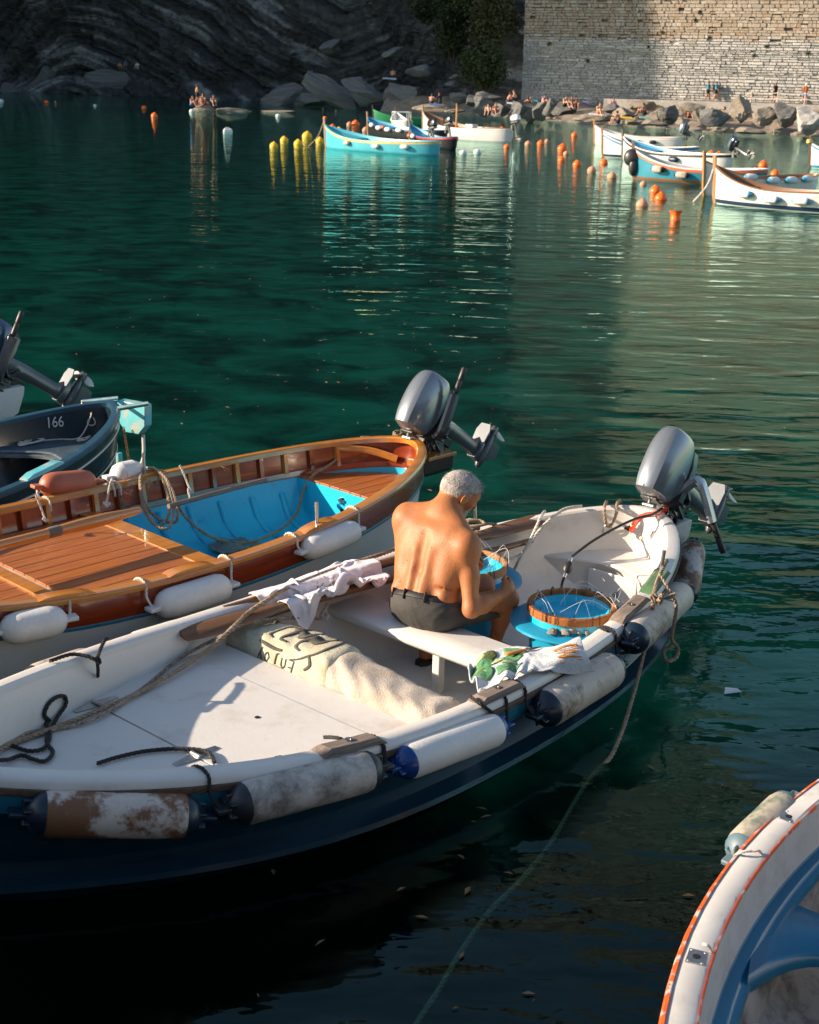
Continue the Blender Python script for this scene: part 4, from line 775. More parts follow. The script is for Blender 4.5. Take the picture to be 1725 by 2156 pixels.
obj('lower_liner',BE.band([(.192,-.21),(.23,.12,'abs'),(.34,.06,'abs'),(.46,.045,'abs'),(.8,.04,'abs')]),M_EGREY,E)
# thwart widening into the shelf
m=MB(); rows=[]
for i in range(25):
    u=i/24*2-1; l=u*.60; fl=.16*max(0,(abs(u)-.55)/.45)**2; x0=.93-fl*1.6; x1=1.17+fl*1.0; z_=.335
    rows.append([(x0,l,z_-.07),(x0-.01,l,z_-.03),(x0+.004,l,z_-.012),(x0+.02,l,z_),(x1-.02,l,z_),(x1,l,z_-.015),(x1,l,z_-.06)])
obj('thwart',MB().loft(rows,True,True,True),M_BLUE,E,ang=50)
obj('floor_board',MB().box((.45,.16,.10),(.75,.16,.03)),M_WOODW,E,smooth=False,bevel=.004); obj('floor_board',MB().box((.35,-.06,.085),(.6,.14,.03),rz=.12),M_WOODW,E,smooth=False,bevel=.004); obj('frame_rib',MB().tube(cat([(.55,.56,.24),(.56,.50,.12),(.58,.38,.075),(.6,.2,.06)],5),.03,8,squash=(1,.6)),M_EW,E)
for u,v in((1477,1992),(1597,1722)):
    p=BE.M.inverted()@at(u,v,.56); x=p.x; w_=BE.w(x)-.05; z_=BE.zr(x)+.012; ang=math.atan2(BE.w(x+.05)-BE.w(x-.05),.1)
    pl=obj('oarlock_plate',MB().box((0,0,0),(.075,.06,.006)),M_STEEL,E,smooth=False); pl.matrix_local=T(x,w_,z_)@RZ(ang)
    obj('socket',MB().lathe([(.0001,.0045),(.012,.0045),(.014,.0035)],12),M_BLACK,pl)
    for a,b in((.03,.022),(-.03,.022),(.03,-.022),(-.03,-.022)): obj('screw',MB().lathe([(.0001,.006),(.004,.005),(.005,.003)],8,T(a,b,0)),M_ALU,pl)
bfend(BE,(1545,1812),(1672,1680),.075,M_FGR,M_CAPL,'mossy tan fender with grey caps outside the orange edged rail',side=1,ropes=False)
def strand(B,pts,r=.004,rope=False):
    return MB().rope([Vector(p) for p in cat(pts,8)],r,n=4) if rope else MB().tube(cat(pts,8),r,6)
def epx(B,l): return [tuple(B.M.inverted()@at(u,v,z)) for u,v,z in l]
o=obj('cord',strand(BE,epx(BE,[(1545,1808,.50),(1556,1796,.57),(1585,1792,.58),(1602,1795,.57),(1610,1830,.47),(1622,1862,.40),(1628,1880,.36)]),.006,True),M_ROPEW,mw=BE.M); tag(o,'pale cord looped over the rail and knotted on the blue shelf','cord')
o=obj('cord',MB().tube(cat(epx(BE,[(1640,1730,.57),(1648,1752,.55),(1655,1790,.46),(1660,1830,.36),(1668,1865,.32),(1662,1900,.22),(1655,1915,.2),(1690,1935,.15),(1720,1945,.14)]),8),.004,6),M_ROPEK,mw=BE.M); tag(o,'thin dark cord trailing from the rail plate into the bilge','cord')
o=obj('cord',MB().tube(cat(epx(BE,[(1480,1988,.56),(1492,1992,.56),(1500,2010,.50),(1498,2040,.44),(1496,2055,.42)]),8),.005,6),M_ROPEW,mw=BE.M); tag(o,'short twisted cord end hanging from the steel rail plate','cord')

p=lp0=BE.M.inverted()@at(1722,1812,.22); t=thing('buoy','worn orange buoy lying inside the old white boat','buoy',BE.M@T(p.x,p.y,.16)@RX(1.2)); obj('body',MB().lathe([(.0001,-.14),(.08,-.12),(.13,-.03),(.125,.06),(.07,.14),(.03,.17),(.0001,.18)],18),pm('worn_orange',(.85,.14,.01),(.6,.07,.01),sc=6,ro=.5,dirt=(.10,.02,.015),dsc=9,dth=(.55,.65)),t); obj('eye',MB().tube(cat([(-.03,0,.16),(-.025,0,.21),(.025,0,.21),(.03,0,.16)],4),.010,6),M_BLACK,t)
# ------------------------------------------------------------------ the man (boat A coordinates: x towards stern, y towards far side)
M_SKIN=pm('tanned_skin',(.45,.175,.062),(.38,.135,.046),sc=7,ro=.52,bump=.0018,bsc=110,sub=.08,rov=.08,fine=.2,dirt=(.31,.10,.042),dsc=6,dth=(.5,.85),spec=.38)
M_SHORT=pm('dark_grey_shorts',(.055,.052,.048),(.04,.038,.035),sc=10,ro=.85,bump=.004,bsc=18,st=(1,1,2))
M_HAIR=pm('grey_hair',(.46,.42,.385),(.24,.21,.185),sc=22,ro=.75,bump=.006,bsc=90,det=5,fine=.45)
man=thing('person','shirtless man in dark grey shorts seated on the boat bench, bent over fishing tubs','person',BA.M)
def nrm(v): v=np.array(v,float); return v/np.linalg.norm(v)
PEL=np.array((.615,.20,.42)); SHL=np.array((.80,.470,.848)); SHR=np.array((.79,.035,.785)); C7=np.array((.865,.268,.905)); ELR=np.array((.70,-.085,.475)); WRR=np.array((.945,-.105,.50)); ELL=np.array((.95,.56,.58)); WRL=np.array((1.12,.33,.60))
HPR=np.array((.66,.09,.415)); HPL=np.array((.65,.31,.415)); KNR=np.array((1.05,-.055,.43)); KNL=np.array((1.09,.15,.445)); ANR=np.array((1.10,.06,.10)); ANL=np.array((.80,.30,.10))
sp=nrm(C7-PEL); side=nrm(SHL-SHR-sp*np.dot(SHL-SHR,sp)); fwd=np.cross(side,sp); fwd=fwd*np.sign(fwd[0]); MT=np.stack([fwd,side,sp],1)   # torso axes
lo,hi=(.40,-.25,0.03),(1.32,.72,1.20); F=Field(lo,hi,.0065)
def TP(f,s_,u): return PEL+fwd*f+side*s_+sp*u
HT=np.linalg.norm(C7-PEL)
F.ell(TP(.03,0,.0),(.135,.185,.115),MT,.04); F.ell(TP(.035,0,.13),(.135,.178,.13),MT,.05); F.ell(TP(.02,0,.30),(.125,.185,.18),MT,.05); F.ell(TP(.02,0,.42),(.105,.17,.11),MT,.05)
F.ell(TP(.0,.0,.385),(.105,.188,.125),MT,.05); F.cone(SHL-fwd*.02-sp*.02,SHR-fwd*.02-sp*.02,.070,.068,.05); F.cone(SHL-sp*.05,TP(.0,.13,.16),.075,.07,.05); F.cone(SHR-sp*.05,TP(.0,-.13,.16),.070,.07,.05)
F.ell(TP(.10,0,.12),(.12,.15,.13),MT,.05)   # belly
F.ell(TP(-.005,-.150,.085),(.075,.055,.055),MT,.025); F.ell(TP(-.005,.150,.085),(.075,.055,.055),MT,.025)    # flanks
F.cone(C7-sp*.015,SHL+sp*.012-fwd*.01,.062,.052,.06); F.cone(C7-sp*.015,SHR+sp*.012-fwd*.01,.062,.052,.06); F.cone(C7+sp*.03+fwd*.02,SHL*.6+C7*.4+sp*.01,.05,.05,.06); F.cone(C7+sp*.03+fwd*.02,SHR*.6+C7*.4+sp*.01,.05,.05,.06)
for S_,E_,W_ in((SHL,ELL,WRL),(SHR,ELR,WRR)):
    F.ell(S_,(.072,.068,.072),None,.045); F.cone(S_,E_,.056,.043,.03); F.ell(S_*.5+E_*.5+np.array((.01,0,-.005)),(.05,.05,.07),None,.03); F.cone(E_,E_*.65+W_*.35,.044,.047,.03); F.cone(E_*.65+W_*.35,W_,.047,.028,.03)
    F.cone(S_*.8+TP(0,0,.3)*.2,TP(-.02,0,.30)*.35+S_*.65-sp*.09,.05,.06,.05)
# shoulder blades, spinal erectors, then the groove of the spine
for s_ in(-1,1):
    F.ell(TP(-.075,s_*.105,.36),(.034,.060,.085),MT,.05); F.cone(TP(-.07,s_*.055,.31),TP(-.078,s_*.12,.40),.022,.02,.04); F.cone(TP(-.085,s_*.040,.05),TP(-.085,s_*.042,.30),0.022,.022,.075)
    F.ell(TP(-.03,s_*.140,.24),(.06,.045,.12),MT,.06)
F.cone(TP(-.122,0,.02),TP(-.128,0,.20),.010,.012,.04,True); F.cone(TP(-.128,0,.20),TP(-.140,0,.40),.012,.004,.05,True)
F.cone(TP(-.03,-.205,.135),TP(-.112,-.10,.118),.006,.002,.014,True)
# neck, head
HC=np.array((.998,.270,.985)); hf=nrm((.72,-.46,-.46)); hr=nrm(np.cross(hf,(0,0,1))); hu=np.cross(hr,hf); hl=-hr
HM=np.stack([hf,hl,hu],1)
def HP(a,b,c): return HC+hf*a+hl*b+hu*c
F.cone(C7-sp*.02,HP(-.045,0,-.05),0.074,.066,.035); F.cone(C7+fwd*.05-sp*.03,HP(.0,0,-.08),.05,.05,.035)
F.ell(HP(-.010,0,.022),(.117,.091,.105),HM,.015); F.cone(HP(.03,0,-.03),HP(.055,0,-.092),.058,.036,.03); F.ell(HP(.05,0,.03),(.052,.062,.06),HM,.025)
F.cone(HP(.099,0,.012),HP(.114,0,-.030),.008,.013,.012); F.cone(HP(.088,-.036,.028),HP(.088,.036,.028),.011,.011,.015); F.cone(HP(.088,-.02,-.062),HP(.088,.02,-.062),.010,.010,.012)
for s_ in(-1,1):
    F.ell(HP(.075,s_*.034,.008),(.014,.016,.010),HM,.012,True); F.ell(HP(.062,s_*.048,-.025),(.025,.02,.022),HM,.02)
    em=np.stack([nrm(hf*.9-hl*s_*.35),nrm(hl*s_*.9+hf*.35),hu],1); F.ell(HP(-.002,s_*.097,-.008),(.024,.008,.036),em,.008); F.ell(HP(.004,s_*.105,-.004),(.010,.006,.020),em,.006,True)
# legs
for H_,K_,A_2 in((HPR,KNR,ANR),(HPL,KNL,ANL)):
    F.cone(H_,K_,.088,.062,.04); F.ell(K_,(.062,.060,.062),None,.03); m_=K_*.68+A_2*.32; F.cone(K_,A_2,.055,.034,.03); b_=m_+np.array((-.022,0,0)); F.ell(b_,(.05,.048,.10),None,.04)
F.ell(ANR+np.array((.03,-.01,-.035)),(.10,.042,.035),None,.03); F.ell(ANL+np.array((-.0,.005,-.03)),(.055,.042,.045),None,.03); F.cone(ANL+np.array((0,0,-.03)),ANL+np.array((.10,-.03,-.045)),.035,.028,.03)
# hands: palm, thumb and four bent fingers each
def hand(F,wr,d,pn,sgn,curl):
    d=nrm(d); pn=nrm(np.array(pn)-d*np.dot(pn,d)); ac=np.cross(d,pn)*sgn     # d forearm direction, pn palm normal, ac thumb side
    F.cone(wr,wr+d*.045,.027,.030,.02); M_=np.stack([d,ac,pn],1); F.ell(wr+d*.058,(.050,.042,.021),M_,.015)
    for i,(o_,L_) in enumerate(((.030,.074),(.010,.082),(-.010,.076),(-.029,.060))):
        p0=wr+d*.092+ac*o_; a=0; pts=[p0]
        for j,k in enumerate((.44,.31,.25)):
            a+=curl[j]*(1+.05*i); q=pts[-1]+(d*math.cos(a)+pn*math.sin(a))*L_*k*1.15; pts.append(q)
        for j in range(3): F.cone(pts[j],pts[j+1],.0098-.0008*j,.0094-.0010*j,.004)
        F.cone(wr+d*.06+ac*o_*.8,p0,.012,.0100,.01)
    t0=wr+d*.035+ac*.030; t1=t0+d*.034+ac*.022+pn*.012; t2=t1+d*.030+ac*.0+pn*.018; t3=t2+d*.018-ac*.012+pn*.010
    F.cone(t0,t1,.015,.0125,.012); F.cone(t1,t2,.0120,.0108,.005); F.cone(t2,t3,.0105,.0085,.004)
hand(F,WRR,(.9,.05,.36),(.1,.9,-.2),1,(.75,.95,.6)); hand(F,WRL,(.55,-.8,-.25),(-.3,-.2,-.9),-1,(.6,.8,.5))
body=obj('body',F.mesh('body',2),M_SKIN,man)
sk=nrm(PEL-C7)
for f_,s_,u_ in((-.13,-.06,.33),(-.13,.09,.24),(-.13,-.10,.17),(-.13,.03,.40),(-.13,-.12,.27),(-.13,.12,.12)):
    q0=TP(-.30,s_,u_); dv=F.blk(q0,q0,.001); t_=0
    for k_ in range(60):                                   # walk in to the skin
        p_=q0+fwd*k_*.004; ix=tuple(np.clip(np.round((p_-F.lo)/F.h).astype(int),0,F.n-1))
        if F.D[ix]<.002: break
    obj('mole',MB().ell(p_-fwd*.001,(.0022,.0022,.0022),n=6),bpy.data.materials.get('mole') or pm('mole',(.10,.035,.018),ro=.6),man)
# shorts: inflated pelvis and thighs, cut at the waist and above the knees
G=Field((.40,-.15,.25),(1.12,.55,.62),.0065)
G.ell(TP(.03,0,.0),(.150,.203,.115),MT,.04); G.ell(TP(.02,0,.045),(.148,.196,.09),MT,.04)
for H_,K_ in((HPR,KNR),(HPL,KNL)): G.cone(H_,K_,.102,.084,.04)
g=G.grid(); wr_=.006*np.sin(g[...,0]*95+18*np.sin(g[...,1]*14)+g[...,2]*70)*np.clip((g[...,0]-.62)*3,0.15,1)+.010*(fbm(g*16,3,4)-.45); D_=G.D+wr_*.8
top_=((g-TP(0,0,.078))@sp)+.012*np.clip(((g-PEL)@fwd),-.1,.2); cut=np.full(D_.shape,-1.)
def leg_t(K_,H_): v=K_-H_; return ((g-H_)@v)/(v@v)
for H_,K_ in((HPR,KNR),(HPL,KNL)):
    t_=leg_t(K_,H_); dd=sd_cone(g,H_,K_,.13,.11); cut=np.maximum(cut,np.where(dd<0,(t_-.86)*.42,-1))
D_=np.maximum(np.maximum(D_,top_),cut); D_=np.maximum(D_,.322-g[...,2]); G.D=D_
obj('shorts',G.mesh('shorts',1),M_SHORT,man)
G=Field((.40,-.10,.36),(.92,.50,.62),.006); G.ell(TP(.02,0,.045),(.153,.200,.092),MT,.04); G.ell(TP(.03,0,.0),(.154,.207,.118),MT,.04); g=G.grid(); pz=(g-TP(0,0,.078))@sp; G.D=np.maximum(np.maximum(G.D,pz-.0),-.036-pz+.0); 
bl=obj('belt',G.mesh('belt',2),pm('black_belt',(.012,.011,.011),sc=20,ro=.6),man)
for s_ in(-.09,.04,.15):
    c=TP(-.148*math.sqrt(max(.05,1-(s_/.2)**2))+.012,s_,.058); obj('belt_loop',MB().tube([c+sp*.026,c+sp*0,c-sp*.03],.008,6,squash=(1.3,.7)),M_SHORT,man)
# hair: clipped grey cap following the skull, plus loose tufts
G=Field(HC-.15,HC+.15,.005); G.ell(HP(-.010,0,.026),(.1215,.0955,.1075),HM,.015); g=G.grid(); q=(g-HC)@HM
hl_=np.where(q[...,0]>.0,.045-(q[...,0])*.0+.02*np.clip((q[...,0]-.03)*12,0,1),-.02-.35*np.clip(-q[...,0],0,.12)+0*q[...,0]); hl_=np.where(q[...,0]<-.02,-.082,hl_); hl_=np.where((q[...,0]>-.03)&(q[...,0]<.03),.012,hl_)
G.D=np.maximum(G.D+.006*(fbm(g*70,3,8)-.5),(hl_-q[...,2])*.7); G.D=np.maximum(G.D,q[...,0]-.088)
hair=obj('hair',G.mesh('hair',1),M_HAIR,man)
g_=np.random.default_rng(3); m=MB()
for k in range(1500):
    a=g_.normal(size=3); a/=np.linalg.norm(a); a[2]=abs(a[2])*.9+.05; a=nrm(a)
    if a[0]>.80: continue
    p=HP(-.010+a[0]*.1215,a[1]*.0955,.026+a[2]*.1075); n=hf*a[0]+hl*a[1]+hu*a[2]; fr_=nrm(n*.5+hf*(.9 if a[2]>.4 else -.1)-hu*.2+g_.normal(size=3)*.3); L_=.008+.018*max(0,a[2])*g_.random()+(.018 if a[0]>.55 and a[2]>.3 else 0); w_=nrm(np.cross(fr_,n))*.0011
    m.add([p-w_,p+w_,p+fr_*L_],[(0,1,2)])
obj('hair_strands',m,M_HAIR,hair,smooth=False,fix=False)
G=Field(HC-.16,HC+.14,.005); G.cone(HP(.03,0,-.03),HP(.056,0,-.095),.0615,.0405,.03); G.cone(HP(.09,-.022,-.045),HP(.09,.022,-.045),.011,.011,.012); g=G.grid(); q=(g-HC)@HM; G.D=np.maximum(G.D+.005*(fbm(g*80,2,8)-.5),q[...,2]+.045-.5*np.clip(.03-q[...,0],0,.1)*0); G.D=np.maximum(G.D,.002-q[...,0])
obj('beard',G.mesh('beard',1),M_HAIR,man)
M_SAND=pm('sandal_rubber',(.02,.018,.016),sc=8,ro=.7)
for A_2,d_ in((ANR,(.10,-.01)),(ANL,(.07,-.02))):
    c=A_2+np.array((d_[0]*.35,d_[1],-.058)); m=MB(); m.loft([[(c[0]+x*.13,c[1]+y*.046,c[2]+z) for x,y in((-1,-.5),(-.8,-.9),(0,-.85),(.7,-1),(1,-.4),(1,.4),(.7,1),(0,.85),(-.8,.9),(-1,.5))] for z in(-.012,.010)],True,True,True); s=obj('sandal',m,M_SAND,man); obj('strap',MB().tube(cat([(c[0]+.03,c[1]-.044,c[2]),(c[0]+.03,c[1]-.03,c[2]+.05),(c[0]+.03,c[1]+.03,c[2]+.05),(c[0]+.03,c[1]+.044,c[2])],5),.012,6,squash=(.35,1)),M_SAND,s)
# ------------------------------------------------------------------ things lying in boat A
def lp(u,v,z,B=BA): return B.M.inverted()@at(u,v,z)
# towel covered cushions
def terry(name,c1,c2,dirt=None): return pm(name,c1,c2,sc=9,ro=.95,bump=.006,bsc=160,dirt=dirt,dsc=5,dth=(.48,.7),spec=.1,fine=.25)
M_TY=terry('yellow_terry',(.62,.575,.43),(.54,.50,.37),(.40,.33,.2)); M_TB=terry('beige_terry',(.58,.51,.43),(.46,.40,.335),(.36,.29,.22)); M_PRINT=terry('printed_terry',(.10,.095,.085),(.14,.13,.11)); M_TW=terry('white_terry',(.62,.65,.66),(.55,.58,.60)); M_TG=terry('green_terry',(.10,.27,.13),(.16,.33,.17)); M_TO=terry('orange_print',(.75,.25,.02),(.65,.2,.02)); M_TGD=terry('olive_print',(.13,.15,.05),(.18,.19,.07)); M_TGL=terry('pale_green_print',(.42,.50,.28),(.35,.45,.25))
def cush(l,phi,inf=0):
    """rounded box section lofted across the boat; l lateral, phi 0..1 from front foot over the top to the aft foot"""
    t=max(0.,min(1.,(l+.66)/1.48)); xm=-.145+.02*math.sin(l*3); hw_=.165+inf; zt=.405+.02*math.sin(l*5+1)+inf; zb=.06
    a=PI*(1-phi); c,s=math.cos(a),math.sin(a); e=.5; x=xm+hw_*math.copysign(abs(c)**e,c); z=zb+(zt-zb)*abs(s)**e
    return np.array((x,l,z))
def cushion(name,l0,l1,mt,label,inf,seed):
    nl,np_=46,44; P_=np.zeros((nl,np_,3))
    for i in range(nl):
        for j in range(np_):
            l=l0+(l1-l0)*i/(nl-1); P_[i,j]=cush(l,j/(np_-1),inf)
    e=np.minimum(np.arange(nl),np.arange(nl)[::-1])/3.; k=np.clip(e,0,1)[:,None]
    nse=(fbm(P_*np.array((7,9,7)),4,seed)-.48)*.032+.012*np.sin(P_[...,1]*42+6*np.sin(P_[...,0]*12))*(fbm(P_*5,2,seed+3)); ctr=np.array((-.14,0,.2)); d=P_-ctr; d[...,1]=0; d/=np.linalg.norm(d,axis=-1,keepdims=True)
    P_=P_+d*nse[...,None]; P_[...,2]-=(1-k**.5)*.05; 
    m=MB(); m.loft([list(map(tuple,r_)) for r_ in P_],False); m.f.append(tuple(range(np_))); m.f.append(tuple((nl-1)*np_+j for j in range(np_)))
    o=obj(name,m,mt,mw=BA.M,ang=75); return tag(o,label,'towel'),P_
cb,PB_=cushion('towel_cushion',-.68,.30,M_TB,'beige terry towel wrapped over a long cushion beside the deck',0,3)
cy,PY_=cushion('towel_cushion',.02,.80,M_TY,'pale yellow printed towel wrapped over a long cushion',.016,7)
def on(P_,u,v,off=.003):
    nl,np_=P_.shape[:2]; i=min(max(u,0),.999)*(nl-1); j=min(max(v,0),.999)*(np_-1); a,b=int(i),int(j); f,h=i-a,j-b
    p=(P_[a,b]*(1-f)*(1-h)+P_[a+1,b]*f*(1-h)+P_[a,b+1]*(1-f)*h+P_[a+1,b+1]*f*h); n=np.cross(P_[a+1,b]-P_[a,b],P_[a,b+1]-P_[a,b]); n=n/(np.linalg.norm(n)+1e-9); 
    if n[2]<0 and abs(n[2])>.3: n=-n
    elif abs(n[2])<=.3 and n[0]*(p[0]+.14)<0: n=-n
    return p+n*off
def stroke(P_,pts,wd,m,off=.003):
    q=cat([np.array((a,b,0.)) for a,b in pts],8); L_=[];R_=[]
    for i,p in enumerate(q):
        t=q[min(i+1,len(q)-1)]-q[max(i-1,0)]; t=t/(np.linalg.norm(t)+1e-9); n=np.array((-t[1]*1.0,t[0],0)); w=wd*(.55+.45*math.sin(PI*i/(len(q)-1)));  L_.append(on(P_,p[0]+n[0]*w,p[1]+n[1]*w,off)); R_.append(on(P_,p[0]-n[0]*w,p[1]-n[1]*w,off))
    m.loft([[a,b] for a,b in zip(L_,R_)],False)
m=MB()
for pts,wd in [([(.60,.42),(.66,.46),(.62,.55),(.52,.52),(.50,.60),(.58,.66),(.66,.62)],.016),([(.45,.40),(.52,.42),(.50,.52),(.40,.50),(.36,.58),(.42,.66),(.52,.70)],.018),([(.30,.36),(.36,.40),(.34,.50),(.25,.50),(.22,.58),(.30,.66),(.40,.72)],.020),([(.72,.62),(.60,.74),(.44,.78),(.25,.74),(.16,.62),(.14,.46),(.24,.30),(.34,.24)],.012),([(.68,.34),(.56,.30),(.44,.30)],.02),([(.20,.34),(.16,.26),(.20,.2)],.014),([(.80,.55),(.86,.62),(.92,.6)],.02),([(.74,.70),(.82,.76),(.90,.70)],.018)]: stroke(PY_,pts,wd,m)
pr_=obj('print',m,M_PRINT,cy,fix=False); solid(pr_,.001,0)
# handwritten word along the folded edge
m=MB(); LET={'E':[[(0,0),(0,1)],[(0,0),(.6,0)],[(0,.5),(.5,.5)],[(0,1),(.6,1)]],'n':[[(0,0),(0,.6)],[(0,.45),(.25,.62),(.5,.5),(.5,0)]],'j':[[(.3,.6),(.3,-.1),(.05,-.25)]],'o':[[(.05,.3),(.3,.6),(.55,.3),(.3,0),(.05,.3)]],'y':[[(0,.6),(.25,.1)],[(.5,.6),(.1,-.3)]]}
x=0
for ch in 'Enjoy':
    for s_ in LET[ch]: stroke(PY_,[(.30+.100*(x+a)*.9,.235-.12*b) for a,b in s_] if len(s_)>2 else [(.30+.100*(x+a)*.9,.235-.12*b) for a,b in [s_[0],((s_[0][0]+s_[1][0])/2,(s_[0][1]+s_[1][1])/2),s_[1]]],.006,m)
    x+=.85
pr_=obj('lettering',m,M_PRINT,cy,fix=False); solid(pr_,.001,0)
# oars
def oar(p,q,label,flip=1):
    p=Vector(p); q=Vector(q); L_=(q-p).length; z=(q-p).normalized(); up=Vector((0,-.35,1)); up=(up-z*up.dot(z)).normalized(); y=z.cross(up); M_=Matrix(((z.x,y.x,up.x,p.x),(z.y,y.y,up.y,p.y),(z.z,y.z,up.z,p.z),(0,0,0,1)))
    t=thing('oar',label,'oar',BA.M@M_,'oars laid along the far side of the white boat')
    pts=[(x,0,0) for x in np.linspace(.62,L_,14)]; obj('shaft',MB().tube(pts,[.030]+[.026]*8+[.028,.028,.022,.019,.018],10),M_OAR,t)
    rows=[]
    for x,w_,h_ in((0,.040,.010),(.01,.052,.012),(.10,.062,.015),(.30,.058,.020),(.46,.045,.026),(.58,.034,.030),(.66,.030,.030)): rows.append([(x,w_*math.cos(a),h_*math.sin(a)) for a in np.linspace(0,2*PI,13)[:-1]])
    obj('blade',MB().loft(rows,True,True,True),M_OAR,t); return t
a=[lp(u,v,z) for u,v,z in((395,1318,.47),(1080,1122,.52),(385,1340,.42),(1075,1156,.44))]
oar(lp(1150,1090,.56),lp(470,1282,.47),'brown wooden oar with its blade towards the outboard motor')
oar(lp(382,1338,.45),lp(1120,1138,.47),'brown wooden oar with its cracked blade beside the foredeck')
# white shirt
def hfA(x,y):
    w_=np.vectorize(BA.w)(np.clip(x,-2.5,2.5)); zr=np.vectorize(BA.zr)(np.clip(x,-2.5,2.5)); ay=np.abs(y); h=np.full(x.shape,.04)
    h=np.where((x>.44)&(x<.76)&(ay<.78),.335,h); h=np.where(ay>w_-.10,np.maximum(h,.30),h); h=np.where((ay>w_-.095)&(ay<w_+.02),zr+.014,h); h=np.where(ay>w_+.02,np.where(y<0,.36-.9*(ay-w_-.02),.3),h); return h
OL=[(np.array(lp(1150,1090,.56)),np.array(lp(470,1282,.47))),(np.array(lp(382,1338,.45)),np.array(lp(1120,1138,.47)))]
def hfS(x,y):
    h=hfA(x,y)
    for p,q in OL:
        d=(q-p)[:2]; t=np.clip(((x-p[0])*d[0]+(y-p[1])*d[1])/(d@d),0,1); cx_=p[0]+t*d[0]; cy_=p[1]+t*d[1]; r_=np.hypot(x-cx_,y-cy_); z_=p[2]+t*(q[2]-p[2])+.03; h=np.where(r_<.04,np.maximum(h,z_),h)
    return h
gs=np.random.default_rng(4)
def ishirt(u,v):
    x=.02+.70*u; y=.52+.34*v; return (x+.03*math.sin(v*11+u*5),y+.03*math.sin(u*17),.62+.07*math.sin(u*14+1.5*math.sin(v*9))+.05*math.sin(v*13+u*8))
P_=drape(52,36,ishirt,hfS,.98,.62,150,2,fric=.8,g=-.002)
M_SHIRT=pm('white_cotton',(.74,.70,.72),(.70,.66,.68),sc=3,ro=.9,spec=.15,bump=.001,bsc=150); sh=obj('white_shirt',gridmesh(P_),M_SHIRT,mw=BA.M); solid(sh,.003,1); tag(sh,'crumpled white shirt thrown over the oars and bench end','shirt')
m=MB(); 
for k in range(26):
    u0=.42+.16*gs.random(); v0=.35+.3*gs.random(); stroke(P_,[(u0,v0),(u0+.02*gs.normal(),v0+.02),(u0+.03*gs.normal(),v0+.05*gs.normal())],.004,m,.006)
solid(obj('print',m,pm('faded_print',(.25,.23,.27),sc=20,ro=.9),sh,fix=False),.001,0)
# green and white towel over the near rail
rowsT=[[(985,1412,.40),(995,1432,.43),(1010,1452,.485)],[(1012,1385,.42),(1030,1410,.46),(1050,1438,.50)],[(1045,1370,.43),(1066,1398,.48),(1088,1424,.505)],[(1090,1366,.45),(1105,1385,.50),(1118,1412,.51)],[(1130,1366,.48),(1138,1388,.52),(1150,1418,.49)],[(1178,1358,.52),(1186,1385,.54),(1205,1420,.45)],[(1222,1345,.54),(1236,1378,.53),(1253,1415,.43)]]
cols=[[np.array(lp(*p)) for p in r_] for r_ in rowsT]; fine=[cat(r_,14) for r_ in cols]; P2=np.array([cat([fine[i][j] for i in range(len(fine))],9) for j in range(len(fine[0]))]).transpose(1,0,2)
hh=hfA(P2[...,0],P2[...,1]); P2[...,2]=np.maximum(P2[...,2],np.where(hh>.45,hh+.012,0)); fu=np.linspace(0,1,P2.shape[0])[:,None]; fv=np.linspace(0,1,P2.shape[1])[None,:]
P2[...,2]+=np.clip(.62-fu,0,.6)*.05*np.sin(fu*19+4*np.sin(fv*4+fu*7))+.022*(fbm(np.stack([fu*9+0*fv,fv*4+0*fu,0*fu*fv],-1),3,6)-.3)+.012*np.sin(fu*21+fv*6)*np.clip(fu-.5,0,1)
tw=obj('towel',gridmesh(P2),M_TW,mw=BA.M); solid(tw,.006,1); tag(tw,'pale towel with green patches and orange letters draped on the near rail','towel')
def blob(P_,u,v,ru,rv,m,seed,off=.008):
    n=22; c=on(P_,u,v,off); rg=random.Random(seed); ph=rg.random()*6
    rings=[]
    for r_ in(.0001,.35,.7,1.0):
        rings.append([on(P_,u+ru*r_*math.cos(a)*(1+.22*math.sin(3*a+ph)),v+rv*r_*math.sin(a)*(1+.22*math.sin(2*a+ph)),off) for a in np.linspace(0,2*PI,n+1)[:-1]])
    m.loft(rings,True)
for mt,ls in((M_TG,[(.16,.30,.13,.17),(.38,.42,.10,.14),(.10,.62,.08,.12),(.30,.72,.12,.10),(.44,.20,.08,.1)]),(M_TGD,[(.24,.20,.07,.06),(.20,.48,.08,.05),(.48,.34,.06,.05),(.12,.40,.04,.07)]),(M_TGL,[(.30,.34,.06,.05),(.14,.16,.05,.06),(.34,.58,.07,.05)])):
    for i,(u,v,ru,rv) in enumerate(ls): m=MB(); blob(P2,u,v,ru,rv,m,i,.0065 if mt is M_TG else .0085); solid(obj('print_patch',m,mt,tw,fix=False),.001,0)
m=MB(); LT={'L':[[(0,1),(0,.5),(0,0)],[(0,0),(.3,0),(.6,0)]],'A':[[(0,0),(.17,.5),(.3,1)],[(.3,1),(.45,.5),(.6,0)],[(.12,.35),(.3,.35),(.5,.35)]],'N':[[(0,0),(0,.5),(0,1)],[(0,1),(.28,.5),(.55,0)],[(.55,0),(.55,.5),(.55,1)]],'O':[[(.05,.5),(.3,1),(.58,.5),(.3,0),(.05,.5)]]}
x=0
for ch in 'LANO':
    for s_ in LT[ch]: stroke(P2,[(.94-.15*b,.94-.26*(x+a)*.95) for a,b in s_],.014,m,.009)
    x+=.82
solid(obj('lettering',m,M_TO,tw,fix=False),.001,0)
